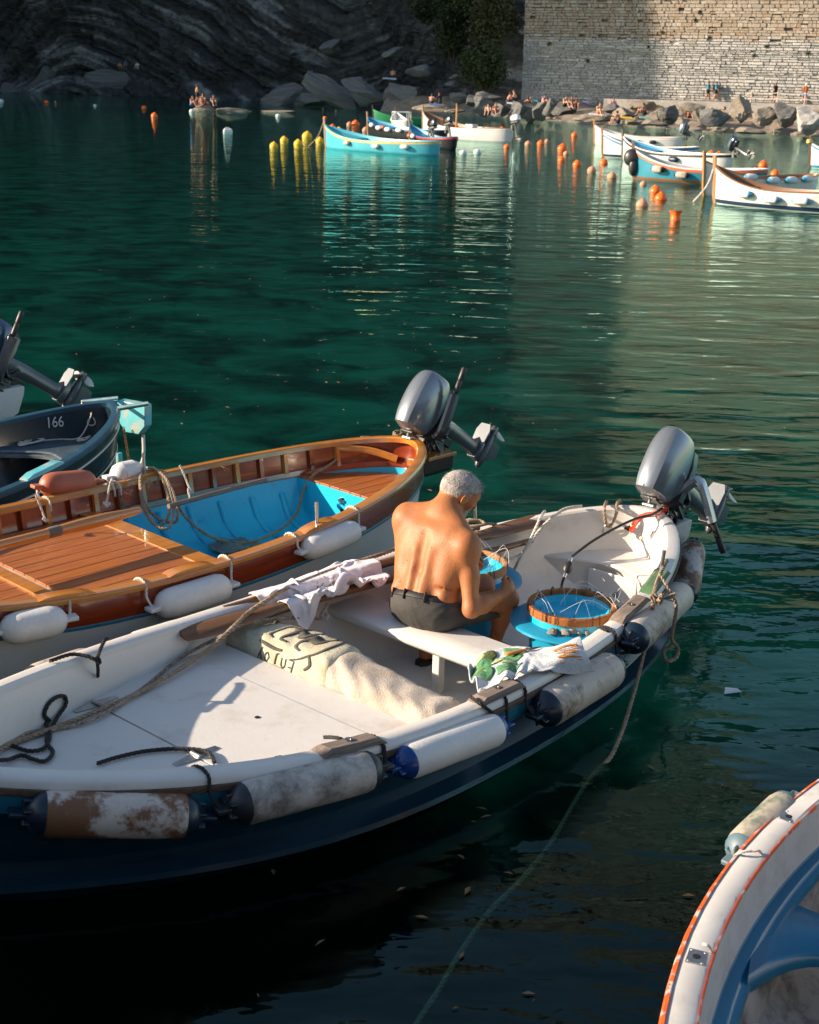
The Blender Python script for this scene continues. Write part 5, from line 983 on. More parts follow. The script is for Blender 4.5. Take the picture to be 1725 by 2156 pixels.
# knife on the towel
kp=on(P2,.46,.36,.018); kd=nrm((.72,-.55,.02)); t=thing('knife','folding knife with orange wooden handle lying on the green towel','knife',BA.M@T(*kp)@RZ(math.atan2(-.30,.90)))
obj('handle',MB().loft([[(x,w_*math.cos(a),.010*math.sin(a)*k) for a in np.linspace(0,2*PI,11)[:-1]] for x,w_,k in((-.065,.010,.7),(-.06,.015,1),(-.02,.013,1),(.03,.012,1),(.055,.012,.9))],True,True,True),pm('knife_wood',(.62,.26,.05),(.5,.19,.03),sc=14,ro=.4,st=(.5,4,4)),t); obj('collar',MB().tube([(.05,0,0),(.066,0,0)],.0125,12),M_STEEL,t)
obj('blade',MB().add([(.064,-.009,0),(.064,.009,0),(.11,.010,0),(.145,.0,0),(.10,-.009,0)],[(0,1,2,3,4)]),pm('dark_blade',(.12,.07,.05),(.2,.14,.1),sc=20,ro=.35,me=.7),t,smooth=False).modifiers.new('s','SOLIDIFY').thickness=.003
# fishing tubs
M_TUB=pm('blue_tub_plastic',(.010,.27,.44),(.009,.23,.39),sc=4,ro=.35,dirt=(.02,.30,.46),dsc=5,dth=(.6,.8),fine=.1); M_TUBI=pm('bright_blue_tub',(.010,.45,.66),(.010,.40,.60),sc=4,ro=.28); M_CORK=pm('rust_cork',(.40,.135,.025),(.28,.085,.018),sc=12,ro=.75,bump=.003,bsc=60,fine=.3); M_CORK2=pm('tan_cork',(.50,.25,.11),(.38,.17,.07),sc=12,ro=.75,bump=.003,bsc=60,fine=.3)
M_LINE=pm('fishing_line',(.75,.75,.72),sc=10,ro=.2)
def tub(x,y,label,mc,seed):
    t=thing('fishing_tub',label,'tub',BA.M@T(x,y,.032),'fishing line tubs at the feet of the man'); Z=.032
    obj('body',MB().lathe([(.0001,.004),(.205,.004),(.215,.02),(.225,.33),(.235,.365)],40),M_TUB,t)
    obj('flange',MB().lathe([(.225,.355),(.30,.35),(.325,.345),(.332,.352),(.330,.366),(.31,.374),(.26,.378),(.232,.380)],48),M_TUB,t)
    obj('bowl',MB().lathe([(.236,.376),(.232,.40),(.226,.43),(.212,.432),(.205,.425),(.19,.40),(.12,.388),(.0001,.386)],40),M_TUBI,t)
    rg=random.Random(seed); n=26
    for k in range(n):
        a0=2*PI*k/n; a1=2*PI*(k+1)/n-.004; m=MB(); dr=rg.uniform(-.0006,.0006); h_=.044+rg.uniform(-.0008,.0008)
        m.loft([[((r_+dr)*math.cos(a),(r_+dr)*math.sin(a),.418+z) for r_,z in((.218,0),(.242,0),(.243,h_-.006),(.238,h_),(.222,h_),(.217,h_-.006))] for a in(a0,(a0+a1)/2,a1)],True,True,True); obj('cork_block',m,mc,t,ang=30)
    m=MB()
    for k in range(30):
        a=2*PI*rg.random(); r0=.23; p0=Vector((r0*math.cos(a),r0*math.sin(a),.469)); m.tube(cat([p0+Vector((0,0,-.01)),p0+Vector((.012*math.cos(a),.012*math.sin(a),.004)),p0+Vector((.016*math.cos(a),.016*math.sin(a),-.03)),p0+Vector((.013*math.cos(a),.013*math.sin(a),-.045))],3),.0016,4)
        p0=Vector((.216*math.cos(a+.1),.216*math.sin(a+.1),.48)); m.tube([p0,p0+Vector((-.004*math.cos(a),-.004*math.sin(a),-.05))],.0014,4)
    obj('hooks',m,M_BLACK,t)
    m=MB()
    for k in range(16):
        a=2*PI*rg.random(); b=a+rg.uniform(.3,1.6); r0,r1=rg.uniform(.20,.26),rg.uniform(.08,.26); m.tube(cat([(r0*math.cos(a),r0*math.sin(a),.48),((r0+r1)*.5*math.cos((a+b)/2)+rg.uniform(-.05,.05),(r0+r1)*.5*math.sin((a+b)/2)+rg.uniform(-.05,.05),.48+rg.uniform(.0,.08)),(r1*math.cos(b),r1*math.sin(b),.46 if r1>.2 else .41)],8),.0011,4)
    obj('fishing_line',m,M_LINE,t); return t
TB1=tub(1.13,-.44,'blue fishing tub with rust orange cork rim holding stones on its flange',M_CORK,1); TB2=tub(1.24,.40,'blue fishing tub with tan cork rim behind the seated man',M_CORK2,2)
M_PEB=pm('sea_pebble',(.28,.255,.225),(.19,.17,.15),sc=14,ro=.8,fine=.3,bump=.002,bsc=60)
for i,(u,v,a,b) in enumerate(((1163,1331,.045,.020),(1187,1331,.040,.022),(1207,1329,.032,.018),(1220,1331,.024,.014),(1212,1317,.032,.020),(1236,1331,.022,.016),(1245,1323,.024,.018),(1172,1325,.022,.012),(1297,1252,.034,.020))):
    p=lp(u,v,.425); me=bm_with(i%8,M_PEB); o=bpy.data.objects.new('pebble',me); COL.objects.link(o); o.matrix_world=BA.M@T(p.x,p.y,.41+b*.75)@RZ(i*1.3)@Matrix.Diagonal((a*1.15,a*.85,b*1.2,1)); me.polygons.foreach_set('use_smooth',[True]*len(me.polygons))
    tag(o,'pale round pebble alone at the back of the blue tub flange' if i==8 else 'grey beach pebble lying on the front flange of the blue tub','pebble','pebbles on the tub flange')
# ------------------------------------------------------------------ ropes, hose and fittings on boat A
def aline(l,n=8):
    out=[]
    for p in cat([lp(u,v,z) for u,v,z in l],n):
        p=Vector(p)
        if p.x<-.32 and p.z<.5 and abs(p.y)<BA.hw(p.x,.12): p.z=max(p.z,zd(p.x)+.014)
        elif p.x<-.6 and .3<p.z<.5 and p.y>0: p.y=min(p.y,BA.hw(p.x,.125)); p.z=max(p.z,zd(p.x)+.02)
        out.append(p)
    return out
def ropeobj(l,r,mt,label,name='rope',c='rope',plain=False):
    pts=aline(l); m=MB().tube(pts,r,7) if plain else MB().rope(pts,r,n=5); o=obj(name,m,mt,mw=BA.M); return tag(o,label,c)
ropeobj([(-60,1588,.40),(0,1572,.37),(110,1535,.345),(250,1478,.342),(330,1438,.342),(420,1382,.36),(466,1345,.42),(520,1293,.48),(565,1262,.53),(610,1236,.52),(700,1200,.53),(800,1168,.53),(880,1140,.53),(1010,1112,.56)],.013,M_ROPE,'thick tan twisted rope running from the bow over the oars to the far rail')
ropeobj([(-60,1555,.38),(0,1548,.36),(110,1536,.34),(200,1512,.34),(300,1450,.338),(360,1400,.338),(410,1368,.36),(470,1338,.43),(520,1312,.44),(600,1302,.42),(676,1303,.32)],.010,pm('speckled_rope',(.40,.32,.25),(.16,.11,.08),sc=60,ro=.9),'thin speckled rope tied to the bench and running forward over the towel')
ropeobj([(690,1272,.36),(684,1285,.36),(676,1296,.33),(684,1306,.31),(690,1296,.33),(680,1290,.34),(675,1303,.31)],.011,M_ROPEW,'knot of pale rope tied round the bench end',name='rope_knot')
ropeobj([(-30,1570,.42),(10,1575,.34),(60,1590,.335),(95,1580,.335),(105,1545,.338),(85,1510,.337),(62,1488,.39),(72,1466,.43),(105,1460,.44),(135,1466,.42),(138,1485,.38),(118,1515,.345),(98,1560,.342),(112,1590,.335),(95,1612,.335),(70,1608,.335),(40,1600,.34),(-20,1602,.42)],.010,M_ROPEK,'black rope lying in a loop on the white bow deck')
ropeobj([(205,1612,.335),(250,1596,.335),(320,1580,.335),(400,1577,.336),(440,1585,.336),(452,1606,.336)],.010,M_ROPEK,'short black rope arcing beside the hatch hinge')
ropeobj([(105,1392,.585),(150,1378,.575),(185,1382,.565),(202,1388,.55),(212,1366,.56),(220,1350,.565),(226,1344,.56)],.010,M_ROPEK,'black cord knotted over the far bow rail'); ropeobj([(202,1388,.55),(207,1398,.53),(211,1392,.54),(204,1386,.55),(206,1405,.50),(206,1425,.43)],.009,M_ROPEK,'black cord tail hanging inside the far bow rail',name='cord')
# black lashings over near rail
for l,lb in(([(498,1692,.33),(520,1660,.42),(560,1612,.50),(580,1597,.52),(594,1595,.515)],'black line from the grimy fender over the white rail'),([(683,1552,.51),(715,1555,.545),(745,1575,.49),(752,1590,.43),(765,1615,.36)],'black line over the first weathered rail block'),([(990,1466,.51),(1015,1485,.49),(1040,1505,.43),(1048,1530,.36)],'black line over the weathered block by the green towel'),([(1262,1320,.51),(1280,1330,.50),(1296,1345,.45),(1300,1375,.36),(1335,1370,.34)],'black line over the rail beside the pebbles')):
    ropeobj(l,.009,M_ROPEK,lb)
# stern mooring rope: over the rail, knot, down into the sea
st_=[(1405,1180,.64),(1392,1205,.63),(1380,1240,.60),(1376,1262,.57),(1372,1300,.44),(1362,1345,.33),(1350,1400,.24),(1332,1470,.14),(1310,1540,.07),(1285,1595,.01),(1250,1630,-.03),(1210,1690,-.08),(1160,1775,-.14),(1100,1850,-.20),(1030,1920,-.26),(970,2005,-.32),(920,2090,-.38),(860,2180,-.44)]
o=ropeobj(st_,.012,M_ROPE,'tan mooring rope from the stern rail running down into the dark water')
ropeobj([(1390,1212,.63),(1410,1245,.58),(1424,1275,.50),(1420,1310,.40),(1415,1345,.30),(1428,1365,.24),(1424,1385,.20),(1405,1392,.19),(1398,1372,.21),(1412,1362,.23),(1420,1350,.26)],.011,M_ROPE,'tan rope hanging in a knotted loop off the stern')
m=MB(); g_=random.Random(6); kc=lp(1384,1262,.575)
m.rope([Vector(p) for p in cat([kc+Vector((g_.uniform(-.045,.045),g_.uniform(-.03,.03),g_.uniform(-.03,.035))) for _ in range(13)],6)],.012)
for k in range(20): a=kc+Vector((.03,-.02,.0)); m.tube([a,a+Vector((.03+g_.uniform(-.01,.03),-.03+g_.uniform(-.02,.02),.01+g_.uniform(-.03,.03)))],.0022,4)
tag(obj('rope_knot',m,M_ROPE,mw=BA.M),'frayed tan rope knot on the stern rail by the metal pin','rope')
for k in range(4): pass
m=MB(); p=lp(1391,1207,.60); m.tube([p,p+Vector((.02,0,.13))],.011,10); tag(obj('thole_pin',m,M_STEEL,mw=BA.M),'rusty steel pin standing in the green rail block','pin')
ropeobj([(1045,1105,.55),(1010,1100,.60),(992,1094,.62),(975,1100,.60),(990,1108,.60),(1020,1104,.61),(1010,1096,.62),(985,1098,.62)],.010,M_ROPE,'tan rope coiled on the green far rail block')
m=MB(); p=lp(1001,1095,.60); m.tube([p,p+Vector((-.015,0,.15))],.011,10); tag(obj('thole_pin',m,M_STEEL,mw=BA.M),'steel pin standing in the coiled rope behind the man','pin')
ropeobj([(1225,1066,.63),(1190,1072,.64),(1160,1092,.60),(1130,1125,.52),(1105,1160,.42),(1088,1190,.34),(1075,1215,.2)],.011,M_ROPEW,'pale rope hanging from the far stern rail down to the bench side')
ropeobj([(1148,1076,.64),(1138,1090,.62),(1125,1120,.54),(1110,1150,.46),(1090,1172,.40),(1040,1180,.42)],.010,M_ROPEW,'second pale rope crossing the oar blades')
ropeobj([(1278,1056,.64),(1273,1068,.65),(1274,1092,.58),(1281,1110,.52),(1290,1100,.55),(1299,1078,.62),(1300,1060,.65),(1308,1054,.64)],.011,M_ROPE,'tan rope loop over the stern rail holding a carabiner')
def carab(B,p,q,label):
    p=Vector(p);q=Vector(q); m=MB(); ax=(q-p); up=Vector((.6,-.5,.0)).normalized(); pts=[]
    for k in range(17):
        a=2*PI*k/16; pts.append((p+q)/2-ax/2*math.cos(a)*1.0+up*.022*math.sin(a)*(1.2+.3*math.cos(a)))
    m.tube(pts,.0045,7,False); return tag(obj('carabiner',m,M_STEEL,mw=B.M),label,'carabiner')
carab(BA,lp(1282,1103,.53),lp(1276,1128,.44),'steel carabiner hanging from the stern rope of the white boat')
ropeobj([(1277,1126,.44),(1300,1118,.46),(1318,1112,.50),(1330,1108,.53),(1322,1116,.49),(1335,1106,.54)],.010,M_ROPEK,'black rope knot between carabiner and stern cleat',name='rope_knot')
t=thing('fuel_hose','black fuel hose with primer bulb hanging from the grey motor','hose',BA.M)
hp=aline([(1400,1066,.66),(1375,1083,.67),(1340,1092,.66),(1300,1110,.62),(1255,1135,.56),(1222,1158,.50),(1204,1172,.46)]); obj('hose',MB().tube(hp,.0085,8),M_BLACK,t)
p0,p1=lp(1203,1174,.455),lp(1188,1216,.36); q=[p0.lerp(p1,k) for k in(0,.1,.16,.2,.32,.5,.68,.8,.84,.9,1)]; obj('primer_bulb',MB().tube(q[3:8],[.012,.026,.030,.026,.012],12),M_GRIP,t); obj('hose_clamp',MB().tube(q[:4],[.010,.012,.012,.012],10),M_STEEL,t); obj('hose_clamp',MB().tube(q[7:],[.012,.012,.012,.010],10),M_STEEL,t); obj('hose',MB().tube(aline([(1188,1216,.36),(1184,1228,.30),(1180,1250,.18),(1175,1290,.05)]),.0085,8),M_BLACK,t)
pa,pb,pc=lp(1333,1112,.57),lp(1352,1085,.64),lp(1408,1068,.66); m=MB(); path=aline([(1330,1117,.53),(1338,1100,.60),(1355,1086,.645),(1380,1082,.64),(1404,1070,.66)],30); hel=[]
for i,p in enumerate(path):
    for k in range(4): a=2*PI*(i*4+k)/14; hel.append(p+Vector((0,.016*math.cos(a),.016*math.sin(a))))
m.tube(hel,.0026,5); tag(obj('safety_cord',m,pm('red_cord',(.62,.05,.015),sc=9,ro=.35),mw=BA.M),'coiled red safety cord stretched to the grey outboard motor','cord')
m=MB(); 
for u,v,z in((1332,1106,.57),(1352,1133,.52),(1270,1078,.56)):
    p=lp(u,v,z); m2=MB().lathe([(.0001,.012),(.010,.011),(.012,.0)],10,T(*p)@RY(-1.0)); o=obj('rail_bolt',m2,pm('brass_%d'%u,(.5,.33,.13),sc=9,ro=.35,me=.9),A)
# ------------------------------------------------------------------ things on the varnished boat
def bl(l,n=8): return [Vector(p) for p in cat([lp(u,v,z,BB) for u,v,z in l],n)]
def brope(l,r,mt,label,name='rope',c='rope',plain=False): return tag(obj(name,MB().tube(bl(l),r,8) if plain else MB().rope(bl(l),r,n=5),mt,mw=BB.M),label,c)
p,q=lp(-120,1178,.60,BB),lp(295,1074,.60,BB); d=(q-p); t=thing('oar','honey coloured oar lying across the plank deck','oar',BB.M)
obj('shaft',MB().tube([p.lerp(q,k) for k in np.linspace(0,1,12)],[.030]*6+[.031,.037,.040,.038,.028,.022],12),M_HONEY,t); obj('grip',MB().tube([p.lerp(q,k) for k in(.955,.97,1.0)],[.024,.023,.020],12),pm('worn_grip',(.35,.24,.17),sc=20,ro=.8),t); obj('leather_collar',MB().tube([p.lerp(q,k) for k in(.50,.52,.56,.57)],[.031,.0335,.0335,.031],12),M_WOODW,t)
p,q=lp(355,1066,.50,BB),lp(560,1010,.50,BB); tag(obj('pole',MB().tube([p.lerp(q,k) for k in np.linspace(0,1,8)],.017,10),pm('grey_pole',(.22,.15,.11),(.15,.10,.08),sc=15,ro=.7,st=(.5,4,4)),mw=BB.M),'weathered wooden pole along the far inner side of the varnished boat','pole')
zc=BB.zr(.82)
m=MB()
for k,(du,dv) in enumerate(((0,0),(16,6),(30,-6))):
    m.rope(bl([(303,990,.60),(295,1010,.585),(300+du*.2,1060,.45),(318+du*.5,1098+dv,.36),(338+du,1106+dv,.34),(356+du*.6,1080,.40),(350+du*.4,1030,.52),(332,992,.60),(312,984,.62)]),.011,n=5)
tag(obj('rope_coil',m,M_ROPE,mw=BB.M),'tan rope coil hanging from the far rowlock pin of the varnished boat','rope')
brope([(330,990,.61),(352,1010,.57),(372,1060,.44),(400,1098,.33),(440,1128,.22),(490,1142,.14),(540,1138,.13),(590,1115,.14),(625,1080,.2),(640,1030,.36),(660,1000,.46),(700,975,.52),(735,940,.60),(760,922,.66),(790,922,.64)],.011,M_ROPE,'grey tan rope snaking through the blue cockpit to the far rail')
hfB=lambda x,y:np.where(np.abs(y)<.5,.115,.2)+.03*np.exp(-((x-1.15)/.06)**2)
c0=lp(490,1140,.14,BB)
P3=drape(34,26,lambda u,v:(c0.x-.15+.26*u+.03*math.sin(v*8),c0.y-.16+.22*v,.22+.05*math.sin(u*11+v*5)+.04*math.sin(v*12)),hfB,.42,.34,120,7,fric=.8)
o=obj('rag',gridmesh(P3),pm('grey_green_cloth',(.13,.20,.18),(.10,.16,.145),sc=8,ro=.95,bump=.002,bsc=120),mw=BB.M); solid(o,.004,1); tag(o,'grey green rag lying over the rope in the blue cockpit','rag')
for l,lb in zip(([(75,1042,.66),(80,1052,.63),(92,1085,.52),(97,1098,.5),(90,1092,.52),(102,1096,.5)],[(237,1008,.66),(232,1018,.63),(226,1050,.52),(222,1065,.48),(232,1060,.48),(218,1058,.5),(226,1068,.47)],[(378,980,.66),(384,990,.63),(396,1020,.54),(402,1035,.5),(396,1030,.52),(402,1055,.45)]),('by the orange fender','beside the white fender and oar tip','next to the coiled rope')):
    brope(l,.008,M_ROPEW,'pale knotted cord inside the far varnished rail '+lb,name='cord',c='cord')
brope([(765,962,.47),(790,965,.46),(820,968,.455),(845,978,.455),(862,990,.46)],.007,M_BLACK,'thin black cable on the varnished stern deck',name='cable',c='cable',plain=True)
carab(BB,lp(833,908,.70,BB),lp(838,942,.56,BB),'large steel carabiner on the stern of the varnished boat')
brope([(828,918,.68),(835,908,.71),(846,912,.70),(838,918,.69),(830,910,.71),(842,908,.71)],.011,M_ROPE,'tan rope knot holding the large steel carabiner',name='rope_knot')
brope([(838,940,.56),(845,952,.52),(852,965,.48),(856,978,.46)],.012,pm('red_lashing',(.55,.03,.012),sc=30,ro=.6),'bright red lashing below the large carabiner',name='lashing',c='cord')
m=MB(); c=lp(834,985,.452,BB)
for k in range(4): m.rope([c+Vector((.055*math.cos(a)*(1-.1*k),.03*math.sin(a)*(1-.1*k),.008+.008*k)) for a in np.linspace(0,2*PI,20)],.007)
tag(obj('rope_coil',m,M_ROPEW,mw=BB.M),'small flat coil of white braided cord on the stern planks','rope')
# ------------------------------------------------------------------ moored boats across the harbour
Z4=lambda x,y:((780+x*.5333)/1.4493,(280+y*.5333)/1.4493)
Z5=lambda x,y:((1700+x*.4638)/1.4493,(330+y*.4638)/1.4493)
Z1=lambda x,y:(x*.36,y*.36)
def cpaint(name,c,ro=.4,dirt=None): return pm(name,c,tuple(k*.88 for k in c),sc=3,ro=ro,dirt=dirt or tuple(k*.6 for k in c),dsc=5,dth=(.58,.8))
PC=dict(cyan=cpaint('hull_cyan',(.07,.40,.50)),blue=cpaint('hull_blue',(.02,.17,.30)),green=cpaint('hull_green',(.015,.20,.07)),white=cpaint('hull_white',(.70,.68,.64)),grey=cpaint('hull_grey',(.42,.45,.46)),black=cpaint('hull_black',(.012,.014,.018)),navy=cpaint('hull_navy',(.012,.035,.07)),teal=cpaint('hull_teal',(.025,.21,.30)),yellow=cpaint('band_yellow',(.55,.38,.10)),orange=cpaint('band_orange',(.55,.11,.03)),brown=cpaint('rail_brown',(.20,.085,.03)),honey=cpaint('rail_honey',(.36,.16,.045)),red=cpaint('band_red',(.30,.02,.03)),wood=cpaint('far_wood',(.20,.10,.05)),dark=cpaint('bow_dark',(.03,.03,.03)),pink=cpaint('rail_pale',(.52,.42,.38)),sky=cpaint('inner_blue',(.05,.30,.48)))
def far_boat(bow,stern,label,hull,band,rail,inner,post='wood',L=None,W=None,z0=.50,zb=.52,zs=.10,boot=None,name='moored_boat',posts=1):
    p=at(*bow,0); q=at(*stern,0); d=(q-p); d.z=0; L=L or min(7,max(3.6,d.length)); th=math.atan2(d.y,d.x); c=p+d.normalized()*L/2
    b=Boat((c.x,c.y,th,L,W or L*.148,.5,2.2,.9,2.3,.55,z0,zb,zs)); t=thing(name,label,'boat',b.M,'boats moored across the harbour')
    obj('hull',b.band([(.004,-.12),(.03,-.22),(.07,.10,'abs'),(.12,.0,'abs'),(.3,-.12,'abs'),(b.W*.95,-.2,'abs')],26),PC[hull],t)
    if boot: obj('boot_stripe',b.band([(.06,.13,'abs'),(.062,.12,'abs'),(.092,.03,'abs'),(.10,.02,'abs')],26),PC[boot],t)
    obj('strake',b.band([(-.006,-.02),(-.012,-.06),(-.004,-.115),(.02,-.13)],26),PC[band],t)
    obj('rail_cap',b.ring([(-.02,-.02),(-.02,.012),(.05,.016),(.06,-.02)],26),PC[rail],t)
    obj('inner_side',b.band([(.05,.0),(.09,-.2),(.16,.16,'abs'),(.4,.10,'abs'),(b.W*.95,.09,'abs')],26),PC[inner],t)
    obj('foredeck',b.deck(-L*.46,-L*.22,lambda x:b.zr(x)-.10,.06,.03,8),PC[inner],t,smooth=False)
    for x in(-.02*L,.20*L): obj('thwart',MB().box((x,0,.34),(.22,b.hw(x,.09)*1.96,.035)),PC[inner],t,smooth=False)
    zt=b.zr(-L/2)
    obj('stem_post',MB().loft([[(-L/2+dx-.04,-.035,z),(-L/2+dx-.04,.035,z),(-L/2+dx+.05,.035,z),(-L/2+dx+.05,-.035,z)] for dx,z in((.12,-.15),(.03,.2),(-.02,zt-.1),(-.06,zt+.30))],True,True,True),PC[post],t,smooth=False)
    if posts>1: obj('bow_post',MB().loft([[(-L/2+.55+dx-.035,-.03,z),(-L/2+.55+dx-.035,.03,z),(-L/2+.55+dx+.035,.03,z),(-L/2+.55+dx+.035,-.03,z)] for dx,z in((0,.3),(-.03,zt+.25))],True,True,True),PC[post],t,smooth=False)
    return t,b
FFM={}
def far_fender(b,x,side,label,mt,r=.10,L=.42,z=None,cap=None):
    w_=b.w(x)+r-.04; zz=z if z is not None else b.zr(x)-.22; a=math.atan2(side*(b.w(x+.1)-b.w(x-.1)),.2)
    t=thing('fender',label,'fender',b.M@T(x,side*w_,zz)@RZ(a),'fenders on the moored boats'); h=L/2
    obj('body',MB().lathe([(.0001,-h),(r*.4,-h+.01),(r*.85,-h+r*.6),(r,-h+r*1.1),(r,h-r*1.1),(r*.85,h-r*.6),(r*.4,h-.01),(.0001,h)],12,RY(PI/2)),mt,t)
    if cap:
        for s in(-1,1): obj('end_cap',MB().lathe([(r*.9,s*(h-r*.7)),(r*.5,s*(h-.01)),(.0001,s*(h+.02))],12,RY(PI/2)),cap,t)
def far_motor(b,label,mc,x=None,tilt=60,tl=True,s=1.0,rz=0):
    t=make_motor(label,mc,TU if tl else None,tilt,True); t.matrix_world=b.M@T((b.L/2 if x is None else x)+.12,0,b.zr(b.L/2)+.14)@RZ(rz)@Matrix.Scale(s,4); t['group']='outboard motors on the moored boats'
t,b=far_boat(Z4(397,318),Z4(1050,365),'light blue boat with a yellow band moored by the yellow buoys','cyan','yellow','cyan','cyan'); near_c=b
for i,x in enumerate((-.16,.1,.32)): far_fender(b,x*b.L,-1,['small wooden board fender on the light blue boat','white fender amidships on the light blue boat','white fender near the stern of the light blue boat'][i],M_FB if i==0 else M_FW)
o=obj('cleat_rope',MB().rope([Vector(p) for p in cat([(-b.L/2-.05,0,b.zr(-b.L/2)+.2),(-b.L/2-.35,-.1,.5),(-b.L/2-.8,-.3,.0)],6)],.03,n=4),M_ROPE,mw=b.M); tag(o,'thick mooring rope slanting from the bow of the light blue boat','rope')
t,b=far_boat(Z4(640,250),Z4(1265,300),'black hulled boat with blue rail and a row of white fenders','black','black','blue','sky','wood'); 
for i,x in enumerate((-.28,-.15,-.02,.12)): far_fender(b,x*b.L,-1,['first','second','third','fourth'][i]+' white fender from the bow on the black hulled boat',M_FW,.12,.5,b.zr(x*b.L)-.02)
far_fender(b,-.10*b.L,-1,'orange fender lying over the rail of the black hulled boat',M_FO,.09,.4,b.zr(0)+.08); far_motor(b,'black outboard motor on the black hulled boat',M_COWLK,tilt=15,tl=False,s=1.15)
t,b=far_boat(Z4(670,185),Z4(1060,195),'green boat moored behind the boats with white fenders','green','green','green','green'); far_fender(b,-.2*b.L,-1,'white fender on the green boat',M_FW)
t,b=far_boat(Z4(800,205),Z4(950,232),'small grey boat with a white tubular railing','grey','grey','white','grey',L=3.6,W=.62)
m=MB()
for s in(-1,1):
    m.tube([(-.6,s*.5,.5),(-.6,s*.5,1.05),(.5,s*.5,1.05),(.5,s*.5,.5)],.03,6); m.tube([(0,s*.5,.5),(0,s*.5,1.05)],.025,6)
m.tube([(-.6,-.5,1.05),(-.6,.5,1.05)],.03,6); m.tube([(.5,-.5,1.05),(.5,.5,1.05)],.03,6); obj('railing',m,PC['white'],t)
t,b=far_boat(Z4(955,255),Z4(1490,292),'white boat with brown rail and two standing poles','white','white','brown','wood','wood',zb=.75,z0=.66); far_motor(b,'silver outboard motor on the white boat with brown rail',M_COWLS,tilt=10,tl=False,s=1.15)
for x,y,lb in((-1.0,.2,'tall'),(-.55,-.2,'shorter')): tag(obj('pole',MB().tube([(x,y,.3),(x+.02,y,1.9 if lb=='tall' else 1.75)],.045,7),PC['honey'],mw=b.M),lb+' upright wooden pole standing in the white boat with brown rail','pole')
tag(obj('cooler_box',MB().box((.35,.1,.62),(.5,.42,.34)).box((.35,.1,.80),(.52,.44,.05)),PC['white'],mw=b.M,smooth=False),'white cool box standing in the white boat with brown rail','box')
t,b=far_boat(Z4(880,305),Z4(1270,345),'low black boat with a red band behind the light blue boat','black','red','blue','sky',L=4.2); far_motor(b,'black outboard motor beside the stern of the light blue boat',M_COWLK,x=-.2,tilt=10,tl=False,s=1.2)
for i,(x,y) in enumerate(((1187,350),(1270,345))):
    pass
for x in(-.32,-.18): far_fender(b,x*b.L,-1,'salmon fender on the low black boat' if x<-.2 else 'white fender on the low black boat',M_FO if x<-.2 else M_FW,.11,.4,.5)
# right hand group
t,b=far_boat(Z5(240,238),Z5(835,268),'white boat with pale rail, the one behind the two blue striped boats','white','white','pink','white','honey'); far_motor(b,'blue grey outboard motor tilted high on the rearmost white boat',M_COWLB,tilt=62,s=1.15)
for i,x in enumerate((.06,.22)): far_fender(b,x*b.L,-1,['black fender amidships on the rearmost white boat','black fender towards the stern of the rearmost white boat'][i],PC['black'],.10,.4)
t,b=far_boat(Z5(292,318),Z5(930,345),'white boat with a blue stripe and blue boot line','white','blue','white','white','honey',boot='navy')
t,b=far_boat(Z5(425,345),Z5(1150,405),'white boat with a black stripe under its rail','white','black','white','sky','dark'); far_motor(b,'dark outboard motor tilted on the white boat with black stripe',M_COWLB,tilt=62,s=1.1)
for i,x in enumerate((-.14,.12)): far_fender(b,x*b.L,-1,['navy fender near the bow of the black striped boat','navy fender amidships on the black striped boat'][i],PC['navy'],.11,.5)
t,b=far_boat(Z5(492,470),Z5(1380,520),'teal hulled boat with an orange band','teal','orange','white','grey','wood',boot='brown'); 
for i,x in enumerate((-.27,-.08)): far_fender(b,x*b.L,-1,['beige fender with dark cap near the bow of the teal boat','beige fender with dark cap amidships on the teal boat'][i],M_FB,.12,.5,cap=PC['black'])
tag(obj('canvas_bundle',MB().ell((-b.L/2-.05,-.05,.75),(.28,.22,.30)).ell((-b.L/2+.05,-.1,.45),(.16,.16,.32)),PC['dark'],mw=b.M),'dark canvas bundle lashed to the bow of the teal boat','bundle')
t,b=far_boat(Z5(955,575),Z5(1700,560),'white boat with orange varnished rail half hidden by the white boat with blue capped fenders','white','white','honey','wood','honey')
for i,x in enumerate((-.22,-.04,.12,.28)): far_fender(b,x*b.L,-1,['first','second','third','fourth'][i]+' white blue capped fender from the bow on the half hidden white boat',M_FW,.11,.46,b.zr(x*b.L)-.02,PC['sky'])
t,b=far_boat(Z5(1022,622),Z5(1960,700),'white boat with brown wooden rail and blue capped fenders','white','white','brown','wood','honey',boot='navy')
for i,x in enumerate((-.20,.0,.2)): far_fender(b,x*b.L,-1,['first','second','third'][i]+' white blue capped fender from the bow on the wooden railed boat',M_FW,.11,.50,None,PC['sky'])
o=obj('mooring_rope',MB().rope([Vector(p) for p in cat([(-b.L/2-.02,0,b.zr(-b.L/2)+.1),(-b.L/2-.15,-.1,.5),(-b.L/2-.5,-.2,.0)],6)],.025,n=4),M_ROPEW,mw=b.M); tag(o,'pale mooring rope off the bow of the wooden railed boat','rope')
t,b=far_boat(Z5(1652,392),Z5(2300,420),'white boat with a yellow roped bow post cut off by the picture edge','white','blue','white','white','wood',boot='teal')
tag(obj('rope_wrap',MB().tube([(-b.L/2-.05+.10*math.cos(a),.10*math.sin(a),b.zr(-b.L/2)-.02+a*.006) for a in np.linspace(0,25,80)],.028,6),PC['yellow'],mw=b.M),'yellow rope wrapped round the bow of the boat at the picture edge','rope')
